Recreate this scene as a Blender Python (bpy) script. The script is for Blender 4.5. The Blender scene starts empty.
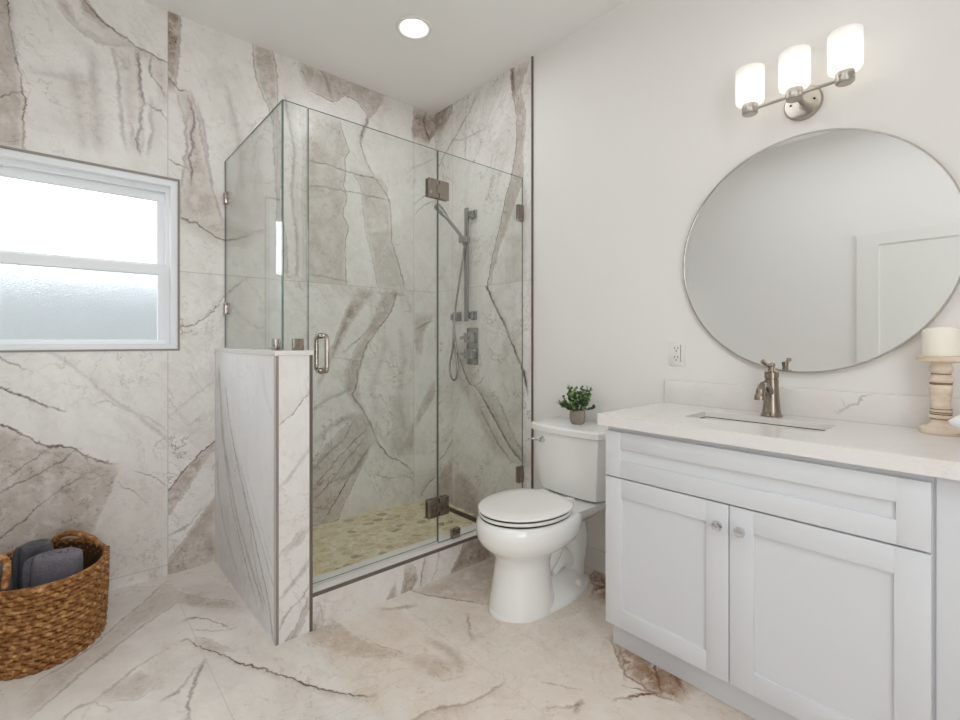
import bpy, bmesh, math, random
from mathutils import Vector, Matrix, noise

C = bpy.context.scene.collection
SC = bpy.context.scene
PI = math.pi
rnd = random.Random(7)

# ------------------------------------------------------------------ camera
cam_d = bpy.data.cameras.new('camera')
cam = bpy.data.objects.new('camera', cam_d)
C.objects.link(cam)
cam.location = (0, 0, 1.137)
cam.rotation_euler = (PI / 2, 0, math.radians(-(90 - 48.5)))
cam_d.sensor_width = 36.0
cam_d.lens = 36.0 * 477 / 960
cam_d.shift_y = -19 / 960
cam_d.clip_start = .02
SC.camera = cam

# ------------------------------------------------------------------ sky and exposure
SKY = 5.0
LAMP = 128.0
BULB = 6.5
SC.view_settings.view_transform = 'Standard'
SC.view_settings.look = 'None'
SC.view_settings.gamma = 1.0
SC.view_settings.use_curve_mapping = False
SC.view_settings.exposure = 0.12
world = bpy.data.worlds.new('world')
SC.world = world
world.use_nodes = True
bg = world.node_tree.nodes['Background']
bg.inputs['Color'].default_value = (.97, .985, 1.0, 1)
bg.inputs['Strength'].default_value = SKY
SC.cycles.use_denoising = True
SC.cycles.max_bounces = 14
SC.cycles.diffuse_bounces = 10
SC.cycles.transparent_max_bounces = 24
def portal(w, d, loc, rx):
    p = bpy.data.lights.new('daylight_portal', 'AREA')
    p.shape = 'RECTANGLE'; p.size = w; p.size_y = d; p.cycles.is_portal = True
    o = bpy.data.objects.new('daylight_portal', p)
    C.objects.link(o); o.location = loc; o.rotation_euler = (rx, 0, 0)
portal(.80, .76, (.02, 2.89, 1.51), -PI / 2)
portal(.96, 1.95, (.09, -1.095, 1.40), PI / 2)  # portal for the added window behind the camera

# ------------------------------------------------------------------ marble veins, metres on each surface
# 'b' band: axis, edge A, edge B, fill, edge strengths, softness, edge width; 'l' line: axis, points, width, strength, side fill, side width
VEINS = {
 'left': {
  'a': [
   ['b','v',[(-0.461,1.69),(-0.461,2.166),(-0.461,2.643)],[(-0.106,1.931),(-0.103,2.015),(-0.112,2.075),(-0.103,2.14),(-0.112,2.178),(-0.118,2.238),(-0.133,2.295),(-0.136,2.396),(-0.147,2.432),(-0.153,2.532),(-0.153,2.655)],0.55,0.0,0.825,0.02,0.006],
   ['l','h',[(-0.339,2.03),(-0.176,2.131),(-0.141,2.156),(-0.109,2.175)],0.006,0.77,0.0,0.05],
   ['l','v',[(-0.139,2.292),(-0.139,2.375),(-0.15,2.472),(-0.165,2.567)],0.025,0.385,0.0,0.05],
   ['l','h',[(0.066,2.702),(0.09,2.647),(0.107,2.62),(0.131,2.604),(0.17,2.572),(0.206,2.551),(0.24,2.542),(0.27,2.508),(0.297,2.509),(0.348,2.492),(0.4,2.478)],0.008,0.935,0.385,-0.1],
   ['b','h',[(0.039,2.667),(0.066,2.636),(0.086,2.583),(0.131,2.572),(0.177,2.557)],[(0.073,2.683),(0.1,2.652),(0.131,2.608),(0.17,2.576),(0.192,2.558)],0.825,0.22,0.33,0.02,0.01],
   ['b','h',[(-0.057,2.62),(-0.006,2.593),(0.026,2.547),(0.073,2.502),(0.131,2.483),(0.184,2.487),(0.251,2.509)],[(-0.01,2.643),(0.046,2.591),(0.073,2.533),(0.131,2.51),(0.184,2.51),(0.251,2.519)],0.605,0.22,0.11,0.03,0.01],
   ['b','h',[(0.006,2.599),(0.056,2.535),(0.107,2.504),(0.177,2.502),(0.251,2.514)],[(0.09,2.638),(0.128,2.593),(0.17,2.558),(0.214,2.536),(0.258,2.517)],0.242,0.0,0.0,0.05,0.006],
   ['b','v',[(0.243,2.014),(0.225,2.088),(0.217,2.201),(0.21,2.359),(0.184,2.464)],[(0.293,2.027),(0.301,2.086),(0.297,2.179),(0.293,2.296),(0.281,2.362),(0.274,2.519)],0.462,0.385,0.165,0.04,0.012],
   ['l','v',[(0.289,2.026),(0.277,2.08),(0.293,2.154),(0.293,2.202),(0.308,2.259),(0.297,2.297),(0.289,2.365),(0.274,2.477)],0.01,0.66,0.33,-0.05],
   ['l','v',[(0.392,2.33),(0.36,2.372),(0.332,2.39),(0.324,2.425),(0.328,2.484)],0.009,0.55,0.0,0.05],
   ['l','h',[(0.312,2.269),(0.34,2.245),(0.372,2.241),(0.396,2.2)],0.008,0.66,0.0,0.05],
   ['l','v',[(0.32,2.034),(0.34,2.145),(0.328,2.213),(0.332,2.285)],0.012,0.385,0.22,0.06],
   ['b','v',[(0.36,2.247),(0.368,2.321),(0.356,2.37),(0.32,2.424),(0.32,2.481)],[(0.409,2.262),(0.409,2.335),(0.409,2.389),(0.409,2.457),(0.409,2.516)],0.33,0.11,0.0,0.03,0.006],
   ['b','h',[(-0.551,0.15),(-0.176,0.086),(0.006,0.085),(0.107,0.251),(0.177,0.414),(0.221,0.542)],[(-0.551,0.946),(-0.176,0.8),(-0.118,0.756),(-0.072,0.717),(-0.026,0.685),(0.013,0.683),(0.056,0.664),(0.09,0.632),(0.124,0.613),(0.221,0.551)],0.605,0.0,0.0,0.03,0.006],
   ['l','h',[(-0.551,0.946),(-0.176,0.8),(-0.118,0.756),(-0.072,0.717),(-0.026,0.685),(0.013,0.683),(0.056,0.664),(0.09,0.632),(0.124,0.613),(0.184,0.576)],0.008,0.99,0.385,-0.1],
   ['l','h',[(-0.176,0.524),(-0.118,0.549),(-0.057,0.575),(0.006,0.611),(0.026,0.629),(0.056,0.664)],0.006,0.715,0.0,0.05],
   ['l','h',[(-0.287,0.282),(-0.176,0.341),(-0.103,0.392),(-0.026,0.471),(0.09,0.548)],0.007,0.66,0.165,-0.06],
   ['l','h',[(-0.176,0.565),(-0.136,0.59),(-0.088,0.627),(-0.026,0.676)],0.006,0.55,0.0,0.05],
   ['l','h',[(0.059,0.659),(0.086,0.633),(0.1,0.608),(0.11,0.562)],0.005,0.66,0.0,0.05],
   ['l','h',[(0.006,0.611),(0.039,0.575),(0.073,0.551),(0.124,0.551),(0.156,0.527)],0.005,0.44,0.0,0.05],
   ['l','h',[(0.214,0.484),(0.243,0.445),(0.27,0.426),(0.301,0.372)],0.006,0.605,0.0,0.05],
   ['l','h',[(0.274,0.533),(0.312,0.502),(0.348,0.481),(0.396,0.428)],0.005,0.55,0.0,0.05],
   ['l','h',[(-0.287,0.992),(-0.176,0.95),(-0.141,0.923),(-0.103,0.904),(-0.057,0.871),(-0.032,0.856)],0.008,0.88,0.0,0.05],
   ['l','h',[(-0.026,0.855),(0.0,0.849),(0.023,0.834)],0.007,0.55,0.0,0.05],
   ['l','h',[(-0.233,1.101),(-0.176,1.072),(-0.141,1.047),(-0.109,1.017)],0.009,0.66,0.0,0.05],
   ['l','h',[(-0.041,1.099),(0.039,1.028),(0.124,0.94),(0.177,0.891),(0.251,0.816),(0.328,0.737),(0.396,0.656)],0.018,0.242,0.11,0.12],
   ['l','h',[(0.124,0.859),(0.177,0.869),(0.251,0.807),(0.328,0.771),(0.396,0.705)],0.01,0.242,0.0,0.05],
   ['b','h',[(0.142,0.016),(0.251,0.025),(0.4,0.024)],[(0.142,0.556),(0.214,0.553),(0.289,0.53),(0.4,0.413)],0.176,0.0,0.0,0.06,0.006],
   ['b','v',[(-0.006,1.949),(-0.019,2.168),(-0.026,2.336)],[(0.228,2.01),(0.214,2.246),(0.206,2.45)],0.286,0.0,0.0,0.12,0.006],
   ['l','v',[(0.142,1.997),(0.124,2.261),(0.114,2.435)],0.03,0.242,0.0,0.05],
   ['l','v',[(0.086,1.982),(0.066,2.152),(0.046,2.321)],0.03,0.198,0.0,0.05],
   ['l','h',[(-0.088,2.27),(0.006,2.28),(0.107,2.281)],0.02,0.165,0.0,0.05],
  ],
  'b': [
   ['b','v',[(0.666,1.796),(0.637,2.076),(0.591,2.372),(0.559,2.565)],[(0.794,1.818),(0.773,2.11),(0.753,2.426),(0.724,2.629)],0.176,0.0,0.0,0.1,0.006],
   ['l','v',[(0.739,1.942),(0.704,2.251),(0.666,2.449)],0.025,0.22,0.0,0.05],
   ['b','v',[(0.368,2.37),(0.368,2.49),(0.368,2.586),(0.368,2.755)],[(0.429,2.367),(0.438,2.444),(0.442,2.519),(0.45,2.621),(0.455,2.721),(0.455,2.795)],0.935,0.0,0.44,0.018,0.008],
   ['l','h',[(0.368,2.423),(0.4,2.405),(0.434,2.388),(0.45,2.374),(0.48,2.38)],0.006,0.825,0.0,0.05],
   ['b','v',[(0.455,1.759),(0.45,1.881),(0.463,1.983),(0.48,2.086),(0.476,2.185),(0.459,2.278),(0.442,2.347),(0.417,2.372)],[(0.637,1.755),(0.596,1.912),(0.573,2.035),(0.55,2.156),(0.524,2.289),(0.502,2.367),(0.493,2.414)],0.462,0.33,0.33,0.04,0.01],
   ['l','v',[(0.498,1.931),(0.498,2.016),(0.485,2.063),(0.511,2.12),(0.498,2.166),(0.511,2.22),(0.511,2.255),(0.502,2.302),(0.489,2.348)],0.01,0.66,0.22,0.05],
   ['l','v',[(0.485,1.998),(0.463,2.047),(0.48,2.111),(0.472,2.183),(0.48,2.246)],0.008,0.495,0.0,0.05],
   ['l','h',[(0.4,2.026),(0.425,2.008),(0.45,2.005),(0.485,2.003)],0.007,0.66,0.0,0.05],
   ['l','v',[(0.6,1.913),(0.577,2.061),(0.555,2.208),(0.528,2.326)],0.01,0.385,0.0,0.05],
   ['l','h',[(0.442,1.747),(0.485,1.734),(0.515,1.739),(0.559,1.706),(0.605,1.677),(0.652,1.663),(0.724,1.684),(0.784,1.714)],0.008,0.77,0.33,-0.06],
   ['b','h',[(0.442,1.703),(0.537,1.647),(0.652,1.632),(0.784,1.628)],[(0.442,1.83),(0.537,1.849),(0.637,1.791),(0.784,1.762)],0.33,0.0,0.0,0.05,0.006],
   ['b','v',[(0.92,1.505),(0.909,1.727),(0.914,1.923),(0.903,2.088),(0.898,2.197),(0.893,2.334),(0.866,2.437),(0.84,2.483),(0.809,2.554),(0.794,2.656),(0.784,2.76)],[(0.969,1.51),(0.958,1.734),(0.925,1.925),(0.936,2.151),(0.931,2.318),(0.914,2.425),(0.92,2.538),(0.914,2.62),(0.898,2.697),(0.882,2.801)],0.55,0.495,0.44,0.02,0.006],
   ['l','v',[(1.025,1.515),(1.02,1.772),(0.991,1.995),(1.008,2.227),(0.98,2.389),(0.958,2.523)],0.014,0.385,0.165,0.06],
   ['b','v',[(1.06,2.621),(1.037,2.682),(1.025,2.747)],[(1.107,2.603),(1.137,2.702),(1.125,2.785)],0.66,0.11,0.22,0.02,0.006],
   ['l','v',[(1.223,2.614),(1.204,2.685),(1.173,2.745)],0.018,0.44,0.0,0.05],
   ['b','h',[(1.113,2.594),(1.186,2.583),(1.242,2.578),(1.319,2.646),(1.352,2.645),(1.406,2.632),(1.447,2.596),(1.475,2.554),(1.518,2.592),(1.568,2.673),(1.59,2.733)],[(1.113,2.699),(1.161,2.764),(1.286,2.757),(1.42,2.775),(1.59,2.785)],0.528,0.715,0.0,0.014,0.005],
   ['b','h',[(1.365,2.644),(1.406,2.632),(1.447,2.596),(1.475,2.554),(1.518,2.592),(1.576,2.682)],[(1.365,2.693),(1.406,2.695),(1.447,2.697),(1.475,2.693),(1.518,2.701),(1.576,2.721)],0.385,0.33,0.0,0.01,0.005],
   ['l','v',[(1.743,1.5),(1.688,1.689),(1.642,1.802),(1.642,1.967),(1.635,2.064),(1.583,2.119),(1.525,2.184),(1.468,2.266),(1.44,2.329),(1.42,2.386),(1.426,2.451),(1.454,2.503),(1.475,2.56)],0.007,0.66,0.22,-0.05],
   ['l','v',[(1.42,2.398),(1.433,2.459),(1.461,2.511),(1.482,2.562)],0.016,0.825,0.0,0.05],
   ['b','v',[(1.06,1.432),(1.06,1.72),(1.054,1.95),(1.06,2.24),(1.043,2.466)],[(1.326,1.45),(1.312,1.695),(1.339,1.833),(1.299,1.907),(1.326,2.003),(1.312,2.093),(1.332,2.189),(1.319,2.248),(1.352,2.318),(1.319,2.37),(1.293,2.436),(1.274,2.54)],0.44,0.22,0.605,0.02,0.006],
   ['l','h',[(1.077,2.187),(1.192,2.192),(1.267,2.186),(1.352,2.182),(1.454,2.18),(1.561,2.179)],0.006,0.66,0.0,0.05],
   ['l','h',[(1.107,2.037),(1.192,2.049),(1.286,2.057),(1.454,2.06),(1.598,2.057)],0.006,0.55,0.0,0.05],
   ['l','h',[(1.107,1.528),(1.192,1.524),(1.326,1.512)],0.008,0.44,0.0,0.05],
   ['b','v',[(1.554,1.467),(1.496,1.686),(1.461,1.84),(1.44,1.994),(1.42,2.116),(1.365,2.197)],[(1.751,1.481),(1.696,1.643),(1.635,1.768),(1.642,1.987),(1.612,2.138),(1.561,2.244)],0.374,0.44,0.22,0.02,0.006],
   ['b','v',[(1.823,2.49),(1.806,2.575),(1.823,2.661),(1.815,2.727)],[(1.939,2.523),(2.026,2.639),(2.052,2.733),(2.052,2.804)],0.825,0.44,0.55,0.012,0.008],
   ['l','v',[(1.956,2.548),(1.914,2.606),(1.897,2.67),(1.922,2.734)],0.012,0.77,0.0,0.05],
   ['l','h',[(1.831,2.068),(1.889,2.128),(1.956,2.183),(2.044,2.23)],0.01,0.385,0.0,0.05],
   ['l','h',[(1.831,2.0),(1.914,2.084),(2.044,2.158)],0.007,0.44,0.0,0.05],
   ['l','h',[(1.774,2.281),(1.855,2.341),(2.008,2.435)],0.008,0.33,0.0,0.05],
  ],
  'c': [
   ['l','h',[(0.368,0.386),(0.4,0.413),(0.472,0.497),(0.537,0.561),(0.568,0.587),(0.619,0.626)],0.009,0.88,0.33,-0.1],
   ['b','h',[(0.368,0.251),(0.4,0.291),(0.45,0.363),(0.515,0.449),(0.559,0.522),(0.619,0.59)],[(0.368,0.386),(0.4,0.413),(0.472,0.497),(0.537,0.561),(0.619,0.626)],0.715,0.385,0.0,0.02,0.006],
   ['b','h',[(0.368,-0.062),(0.4,-0.025),(0.493,-0.025),(0.619,0.006)],[(0.368,0.01),(0.4,0.073),(0.472,0.16),(0.559,0.278),(0.619,0.368)],0.66,0.0,0.495,0.02,0.006],
   ['l','h',[(0.4,0.194),(0.45,0.205),(0.493,0.219),(0.537,0.284)],0.01,0.44,0.0,0.05],
   ['l','h',[(0.388,1.19),(0.45,1.211),(0.515,1.217),(0.559,1.254),(0.596,1.296),(0.647,1.366),(0.748,1.463)],0.007,0.66,0.165,0.05],
   ['l','h',[(0.4,0.763),(0.45,0.807),(0.515,0.861),(0.605,0.936)],0.014,0.165,0.0,0.05],
   ['l','v',[(1.658,0.357),(1.605,0.405),(1.539,0.499),(1.489,0.608),(1.426,0.716),(1.365,0.802),(1.406,0.88),(1.406,0.943),(1.44,1.03),(1.482,1.131),(1.539,1.201),(1.598,1.274),(1.658,1.375),(1.681,1.462)],0.009,0.715,0.275,-0.06],
   ['b','v',[(1.433,0.69),(1.365,0.771),(1.326,0.836),(1.319,0.947),(1.386,1.068),(1.454,1.162),(1.482,1.239),(1.532,1.336),(1.59,1.456)],[(1.475,0.667),(1.426,0.754),(1.406,0.862),(1.42,0.942),(1.461,1.067),(1.503,1.156),(1.576,1.247),(1.65,1.355),(1.696,1.463)],0.55,0.22,0.11,0.02,0.008],
   ['b','v',[(1.198,1.059),(1.248,1.131),(1.293,1.235),(1.332,1.328),(1.406,1.444)],[(1.254,1.07),(1.312,1.155),(1.372,1.267),(1.42,1.332),(1.51,1.451)],0.715,0.33,0.22,0.02,0.008],
   ['b','h',[(1.043,-0.008),(1.119,0.053),(1.274,0.05),(1.352,0.204),(1.42,0.327),(1.475,0.413),(1.503,0.498)],[(1.043,0.337),(1.119,0.416),(1.192,0.505),(1.286,0.589),(1.365,0.66),(1.433,0.677),(1.496,0.582)],0.462,0.77,0.33,0.02,0.007],
   ['l','h',[(1.137,0.296),(1.21,0.365),(1.286,0.443),(1.365,0.505),(1.447,0.575)],0.01,0.66,0.275,0.04],
   ['l','h',[(1.192,0.07),(1.254,0.164),(1.326,0.271),(1.406,0.38),(1.489,0.468)],0.012,0.825,0.33,0.03],
   ['l','h',[(1.125,0.193),(1.223,0.291),(1.326,0.406),(1.433,0.514)],0.01,0.55,0.0,0.05],
   ['l','h',[(1.119,0.381),(1.223,0.471),(1.312,0.53),(1.365,0.647)],0.014,0.44,0.0,0.05],
   ['l','h',[(1.489,0.608),(1.561,0.47),(1.635,0.374),(1.696,0.345),(1.758,0.294),(1.815,0.229)],0.008,0.66,0.0,0.05],
   ['l','h',[(1.113,0.95),(1.192,1.024),(1.286,1.04),(1.352,1.02),(1.454,1.004)],0.006,0.385,0.0,0.05],
   ['l','h',[(1.546,0.279),(1.635,0.236),(1.751,0.228),(1.823,0.187)],0.006,0.44,0.0,0.05],
   ['l','v',[(1.149,0.877),(1.198,0.976),(1.254,1.083),(1.286,1.174),(1.339,1.279),(1.365,1.391)],0.02,0.33,0.0,0.05],
   ['l','h',[(1.113,0.733),(1.192,0.785),(1.286,0.814),(1.352,0.846)],0.02,0.385,0.0,0.05],
   ['l','h',[(1.149,0.553),(1.223,0.615),(1.299,0.654),(1.392,0.682)],0.03,0.385,0.0,0.05],
   ['l','v',[(1.532,0.661),(1.503,0.824),(1.561,0.982),(1.598,1.144)],0.04,0.154,0.0,0.05],
   ['l','v',[(1.743,0.539),(1.696,0.777),(1.743,1.009),(1.711,1.21)],0.035,0.176,0.0,0.05],
   ['l','h',[(1.319,1.07),(1.365,1.106),(1.42,1.143),(1.503,1.233)],0.012,0.44,0.0,0.05],
   ['l','h',[(1.286,0.29),(1.386,0.334),(1.461,0.434),(1.518,0.502)],0.03,0.44,0.0,0.05],
   ['b','v',[(1.605,0.392),(1.635,0.552),(1.59,0.785)],[(1.743,0.37),(1.79,0.533),(1.774,0.771)],0.22,0.0,0.11,0.05,0.006],
   ['b','v',[(1.665,0.383),(1.711,0.429),(1.774,0.501),(1.815,0.598)],[(1.774,0.365),(1.815,0.414),(1.839,0.492),(1.872,0.592)],0.44,0.11,0.33,0.015,0.006],
  ],
  'd': [
   ['b','v',[(1.831,1.062),(1.823,1.178),(1.823,1.315)],[(1.897,1.061),(1.905,1.193),(1.991,1.321)],0.55,0.0,0.22,0.015,0.006],
   ['b','v',[(1.823,0.57),(1.905,0.727),(1.991,0.847),(2.152,0.962)],[(1.855,0.566),(1.956,0.688),(2.061,0.822),(2.227,0.959)],0.495,0.33,0.22,0.015,0.006],
   ['l','h',[(1.872,0.053),(1.914,0.107),(1.956,0.147),(2.026,0.19),(2.088,0.222)],0.008,0.88,0.385,0.08],
   ['l','h',[(1.839,1.212),(1.905,1.248),(1.973,1.278)],0.01,0.66,0.0,0.05],
  ],
 },
 'right': {
  'a': [
   ['b','v',[(2.167,1.453),(2.14,1.561),(2.095,1.678),(2.026,1.788),(1.993,1.883),(1.927,1.98),(1.888,2.052),(1.88,2.13),(1.895,2.238),(1.864,2.355),(1.864,2.469),(1.903,2.576),(1.88,2.647),(1.841,2.71)],[(2.194,1.455),(2.167,1.564),(2.131,1.683),(2.087,1.798),(2.061,1.896),(2.026,2.003),(1.984,2.076),(1.968,2.154),(1.943,2.253),(1.935,2.367),(1.927,2.451),(1.976,2.616),(1.993,2.776)],0.54,0.42,0.9,0.012,0.006],
   ['l','v',[(1.96,2.58),(1.968,2.672),(1.984,2.773)],0.022,0.84,0.0,0.05],
   ['l','v',[(2.717,2.343),(2.647,2.408),(2.59,2.447),(2.535,2.484),(2.482,2.521),(2.419,2.58),(2.358,2.617),(2.308,2.683)],0.008,0.9,0.18,0.06],
   ['l','h',[(2.232,2.459),(2.318,2.461),(2.408,2.464),(2.535,2.491)],0.006,0.42,0.0,0.05],
   ['l','v',[(2.398,2.323),(2.408,2.491),(2.398,2.618),(2.368,2.738)],0.012,0.3,0.0,0.05],
   ['b','v',[(2.682,2.579),(2.557,2.675),(2.535,2.782)],[(2.813,2.622),(2.813,2.766),(2.813,2.874)],0.84,0.48,0.0,0.015,0.008],
   ['b','v',[(1.864,1.429),(1.864,1.6),(1.864,1.886)],[(2.035,1.442),(2.018,1.62),(2.018,1.769)],0.264,0.0,0.12,0.06,0.006],
  ],
  'b': [
   ['l','v',[(1.856,0.846),(1.88,0.959),(1.927,1.038),(1.96,1.102),(2.009,1.185),(2.052,1.251),(2.113,1.351),(2.167,1.434),(2.204,1.493)],0.015,0.9,0.3,-0.05],
   ['l','v',[(1.895,0.439),(1.993,0.51),(2.069,0.6),(2.149,0.693),(2.213,0.774),(2.27,0.826),(2.328,0.847),(2.378,0.87),(2.419,0.946),(2.482,1.043),(2.546,1.144)],0.014,0.84,0.6,-0.16],
   ['b','v',[(1.895,0.439),(2.069,0.6),(2.213,0.774),(2.358,0.858),(2.45,0.998),(2.546,1.144)],[(2.043,0.333),(2.194,0.52),(2.348,0.69),(2.471,0.844),(2.557,0.974),(2.624,1.109)],0.384,0.12,0.0,0.05,0.006],
   ['l','v',[(2.46,0.971),(2.524,1.076),(2.59,1.212)],0.02,0.48,0.0,0.05],
   ['b','v',[(1.826,0.475),(1.903,0.588),(1.984,0.718),(2.087,0.84)],[(1.919,0.458),(2.035,0.568),(2.14,0.7),(2.232,0.829)],0.264,0.0,0.12,0.06,0.006],
   ['l','v',[(2.289,0.863),(2.251,0.89),(2.232,0.917)],0.008,0.72,0.0,0.05],
   ['l','v',[(1.984,0.434),(2.087,0.518),(2.176,0.616),(2.27,0.73)],0.018,0.48,0.24,-0.06],
   ['l','v',[(1.872,0.467),(1.952,0.557),(2.018,0.666),(2.087,0.779)],0.012,0.36,0.0,0.05],
   ['b','v',[(1.864,0.628),(1.864,0.8),(1.864,0.971),(1.864,1.114)],[(2.018,0.607),(2.087,0.779),(2.113,0.96),(2.087,1.113)],0.264,0.0,0.0,0.06,0.006],
   ['b','h',[(2.27,-0.032),(2.419,-0.009),(2.535,-0.007)],[(2.222,0.139),(2.368,0.246),(2.45,0.281),(2.535,0.209)],0.456,0.0,0.12,0.03,0.006],
  ],
  'c': [
   ['l','h',[(2.535,0.48),(2.579,0.412),(2.636,0.347),(2.693,0.309)],0.008,0.96,0.0,0.05],
   ['b','v',[(2.524,0.029),(2.524,0.165),(2.524,0.266),(2.535,0.365)],[(2.741,-0.026),(2.717,0.121),(2.67,0.222),(2.602,0.305)],0.66,0.0,0.36,0.02,0.006],
  ],
 },
 'pony': {
  'a': [
   ['b','v',[(1.831,-0.012),(1.864,0.123),(1.993,0.307),(2.151,0.466),(2.315,0.627),(2.464,0.765),(2.61,0.994)],[(2.151,-0.167),(2.464,-0.13),(2.75,0.007),(2.814,0.406),(2.859,0.662),(2.859,0.982)],0.3,0.1,0,0.12,0.006],
   ['l','v',[(1.993,0.088),(2.151,0.192),(2.33,0.331),(2.481,0.502),(2.591,0.651),(2.629,0.844),(2.669,0.991)],0.03,0.45,0,0.05],
   ['l','v',[(1.864,0.01),(1.921,0.137),(2.07,0.302),(2.208,0.452),(2.363,0.618),(2.481,0.763),(2.535,0.901)],0.012,0.65,0.25,0.05],
   ['l','v',[(2.07,0.077),(2.253,0.2),(2.429,0.373),(2.554,0.56),(2.591,0.749)],0.016,0.55,0,0.05],
   ['l','v',[(1.944,0.089),(2.057,0.184),(2.137,0.301),(2.151,0.381),(2.253,0.484),(2.346,0.576),(2.446,0.72)],0.01,0.5,0,0.05],
   ['l','v',[(2.299,0.073),(2.412,0.123),(2.572,0.239),(2.669,0.362),(2.709,0.53)],0.02,0.4,0,0.05],
   ['l','v',[(1.853,0.203),(1.956,0.299),(2.07,0.384),(2.194,0.498),(2.33,0.601)],0.012,0.4,0,0.05],
   ['l','v',[(1.853,0.278),(1.944,0.342),(2.057,0.449),(2.208,0.581)],0.008,0.3,0,0.05],
   ['l','v',[(1.853,0.841),(1.944,0.927),(1.993,1.022)],0.03,0.12,0,0.05],
  ],
 },
 'ponyend': {
  'a': [
   ['l','v',[(0.613,0.823),(0.639,0.843),(0.669,0.859),(0.699,0.898),(0.734,0.938)],0.005,0.75,0.12,-0.15],
   ['l','v',[(0.62,0.59),(0.654,0.617),(0.688,0.657),(0.734,0.711)],0.016,0.35,0,0.05],
   ['b','v',[(0.62,0.331),(0.639,0.348),(0.661,0.361),(0.688,0.392),(0.715,0.423)],[(0.62,0.279),(0.639,0.318),(0.669,0.328),(0.695,0.347),(0.73,0.4)],0.6,0.3,0.2,0.02,0.006],
   ['l','v',[(0.62,0.166),(0.654,0.192),(0.691,0.225),(0.734,0.274)],0.02,0.4,0,0.05],
   ['b','v',[(0.631,-0.026),(0.661,0.022),(0.691,0.064),(0.722,0.122),(0.742,0.181)],[(0.669,-0.042),(0.695,0.016),(0.715,0.063),(0.734,0.102),(0.742,0.142)],0.65,0.5,0.3,0.015,0.006],
   ['l','v',[(0.613,0.057),(0.639,0.092),(0.669,0.126),(0.699,0.138),(0.738,0.183)],0.01,0.5,0,0.05],
  ],
 },
 'kerb': {
  'a': [
   ['b','v',[(1.061,-0.018),(1.091,0.023),(1.117,0.068)],[(1.137,-0.029),(1.127,0.011),(1.122,0.062)],0.66,0.55,0.22,0.008,0.004],
   ['b','v',[(1.142,-0.03),(1.163,0.039),(1.174,0.121)],[(1.211,-0.023),(1.239,0.036),(1.222,0.124)],0.825,0.44,0.44,0.01,0.004],
   ['l','v',[(1.255,-0.016),(1.266,0.05),(1.283,0.124)],0.008,0.55,0.33,0.05],
   ['l','v',[(1.312,-0.021),(1.353,0.046),(1.376,0.134)],0.006,0.33,0.0,0.05],
   ['b','v',[(1.435,-0.01),(1.465,0.05),(1.5,0.1),(1.52,0.15)],[(2.05,-0.01),(2.05,0.15)],0.825,0.66,0.0,0.012,0.005],
   ['b','v',[(0.719,-0.024),(0.746,0.043),(0.77,0.112)],[(0.77,-0.046),(0.795,0.016),(0.77,0.108)],0.44,0.11,0.22,0.02,0.006],
  ],
 },
 'floor': {
  'a': [
   ['l','h',[(0.365,2.099),(0.395,2.017),(0.43,1.948),(0.47,1.84),(0.515,1.766),(0.566,1.667),(0.604,1.589),(0.648,1.514),(0.684,1.458),(0.72,1.403),(0.753,1.373)],0.012,1,0.438,-0.06],
   ['b','h',[(0.384,2.403),(0.439,2.334),(0.501,2.269),(0.583,2.207)],[(0.405,2.538),(0.458,2.435),(0.516,2.339),(0.594,2.249)],0.562,0.25,0.5,0.02,0.006],
   ['l','h',[(0.394,2.247),(0.429,2.244),(0.46,2.198),(0.488,2.127),(0.515,2.059)],0.0096,0.812,0.0,0.05],
   ['l','h',[(0.395,2.156),(0.446,2.102),(0.513,2.052)],0.0072,0.5,0.0,0.05],
   ['b','h',[(0.38,2.007),(0.419,1.973),(0.448,1.925),(0.482,1.902)],[(0.396,2.088),(0.43,2.058),(0.455,1.987),(0.485,1.914)],0.438,0.25,0.375,0.02,0.006],
   ['b','h',[(0.446,2.277),(0.521,2.192),(0.627,2.059),(0.689,1.812)],[(0.415,2.6),(0.559,2.535),(0.622,2.357),(0.671,2.202)],0.188,0.0,0.0,0.06,0.006],
   ['l','h',[(0.288,1.656),(0.313,1.74),(0.354,1.855),(0.385,1.916)],0.024,0.625,0.0,0.05],
   ['l','h',[(0.254,1.793),(0.298,1.812),(0.357,1.899)],0.0144,0.438,0.0,0.05],
   ['b','h',[(0.689,1.812),(0.764,1.653),(0.803,1.588),(0.919,1.472),(0.949,1.466)],[(0.726,1.908),(0.846,1.829),(0.86,1.661),(0.915,1.549),(0.955,1.476)],0.5,0.25,0.625,0.03,0.006],
   ['b','h',[(0.864,1.372),(0.908,1.359),(0.954,1.28),(1.037,1.244)],[(0.93,1.476),(0.982,1.438),(1.036,1.39),(1.085,1.324)],0.562,0.25,0.125,0.05,0.006],
   ['l','h',[(0.883,1.657),(0.899,1.579),(0.929,1.522),(0.949,1.466)],0.0084,0.875,0.0,0.05],
   ['l','h',[(1.197,1.849),(1.215,1.81),(1.242,1.741),(1.289,1.677),(1.333,1.606),(1.386,1.527)],0.0096,1,0.5,0.1],
   ['b','h',[(1.197,1.849),(1.215,1.81),(1.242,1.741),(1.289,1.677),(1.333,1.606),(1.386,1.527),(1.75,1.62),(2.0,1.58)],[(1.197,1.85),(2.0,1.85)],0.525,0.0,0.0,0.05,0.006],
   ['l','h',[(1.032,1.779),(1.087,1.741),(1.147,1.718)],0.024,0.562,0.0,0.05],
   ['l','v',[(1.185,1.374),(1.206,1.422),(1.232,1.459),(1.274,1.515)],0.012,0.688,0.0,0.05],
   ['l','h',[(0.791,1.201),(0.838,1.2),(0.886,1.189),(0.931,1.16),(0.989,1.142),(1.048,1.136),(1.099,1.133)],0.0096,0.75,0.375,-0.08],
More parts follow.
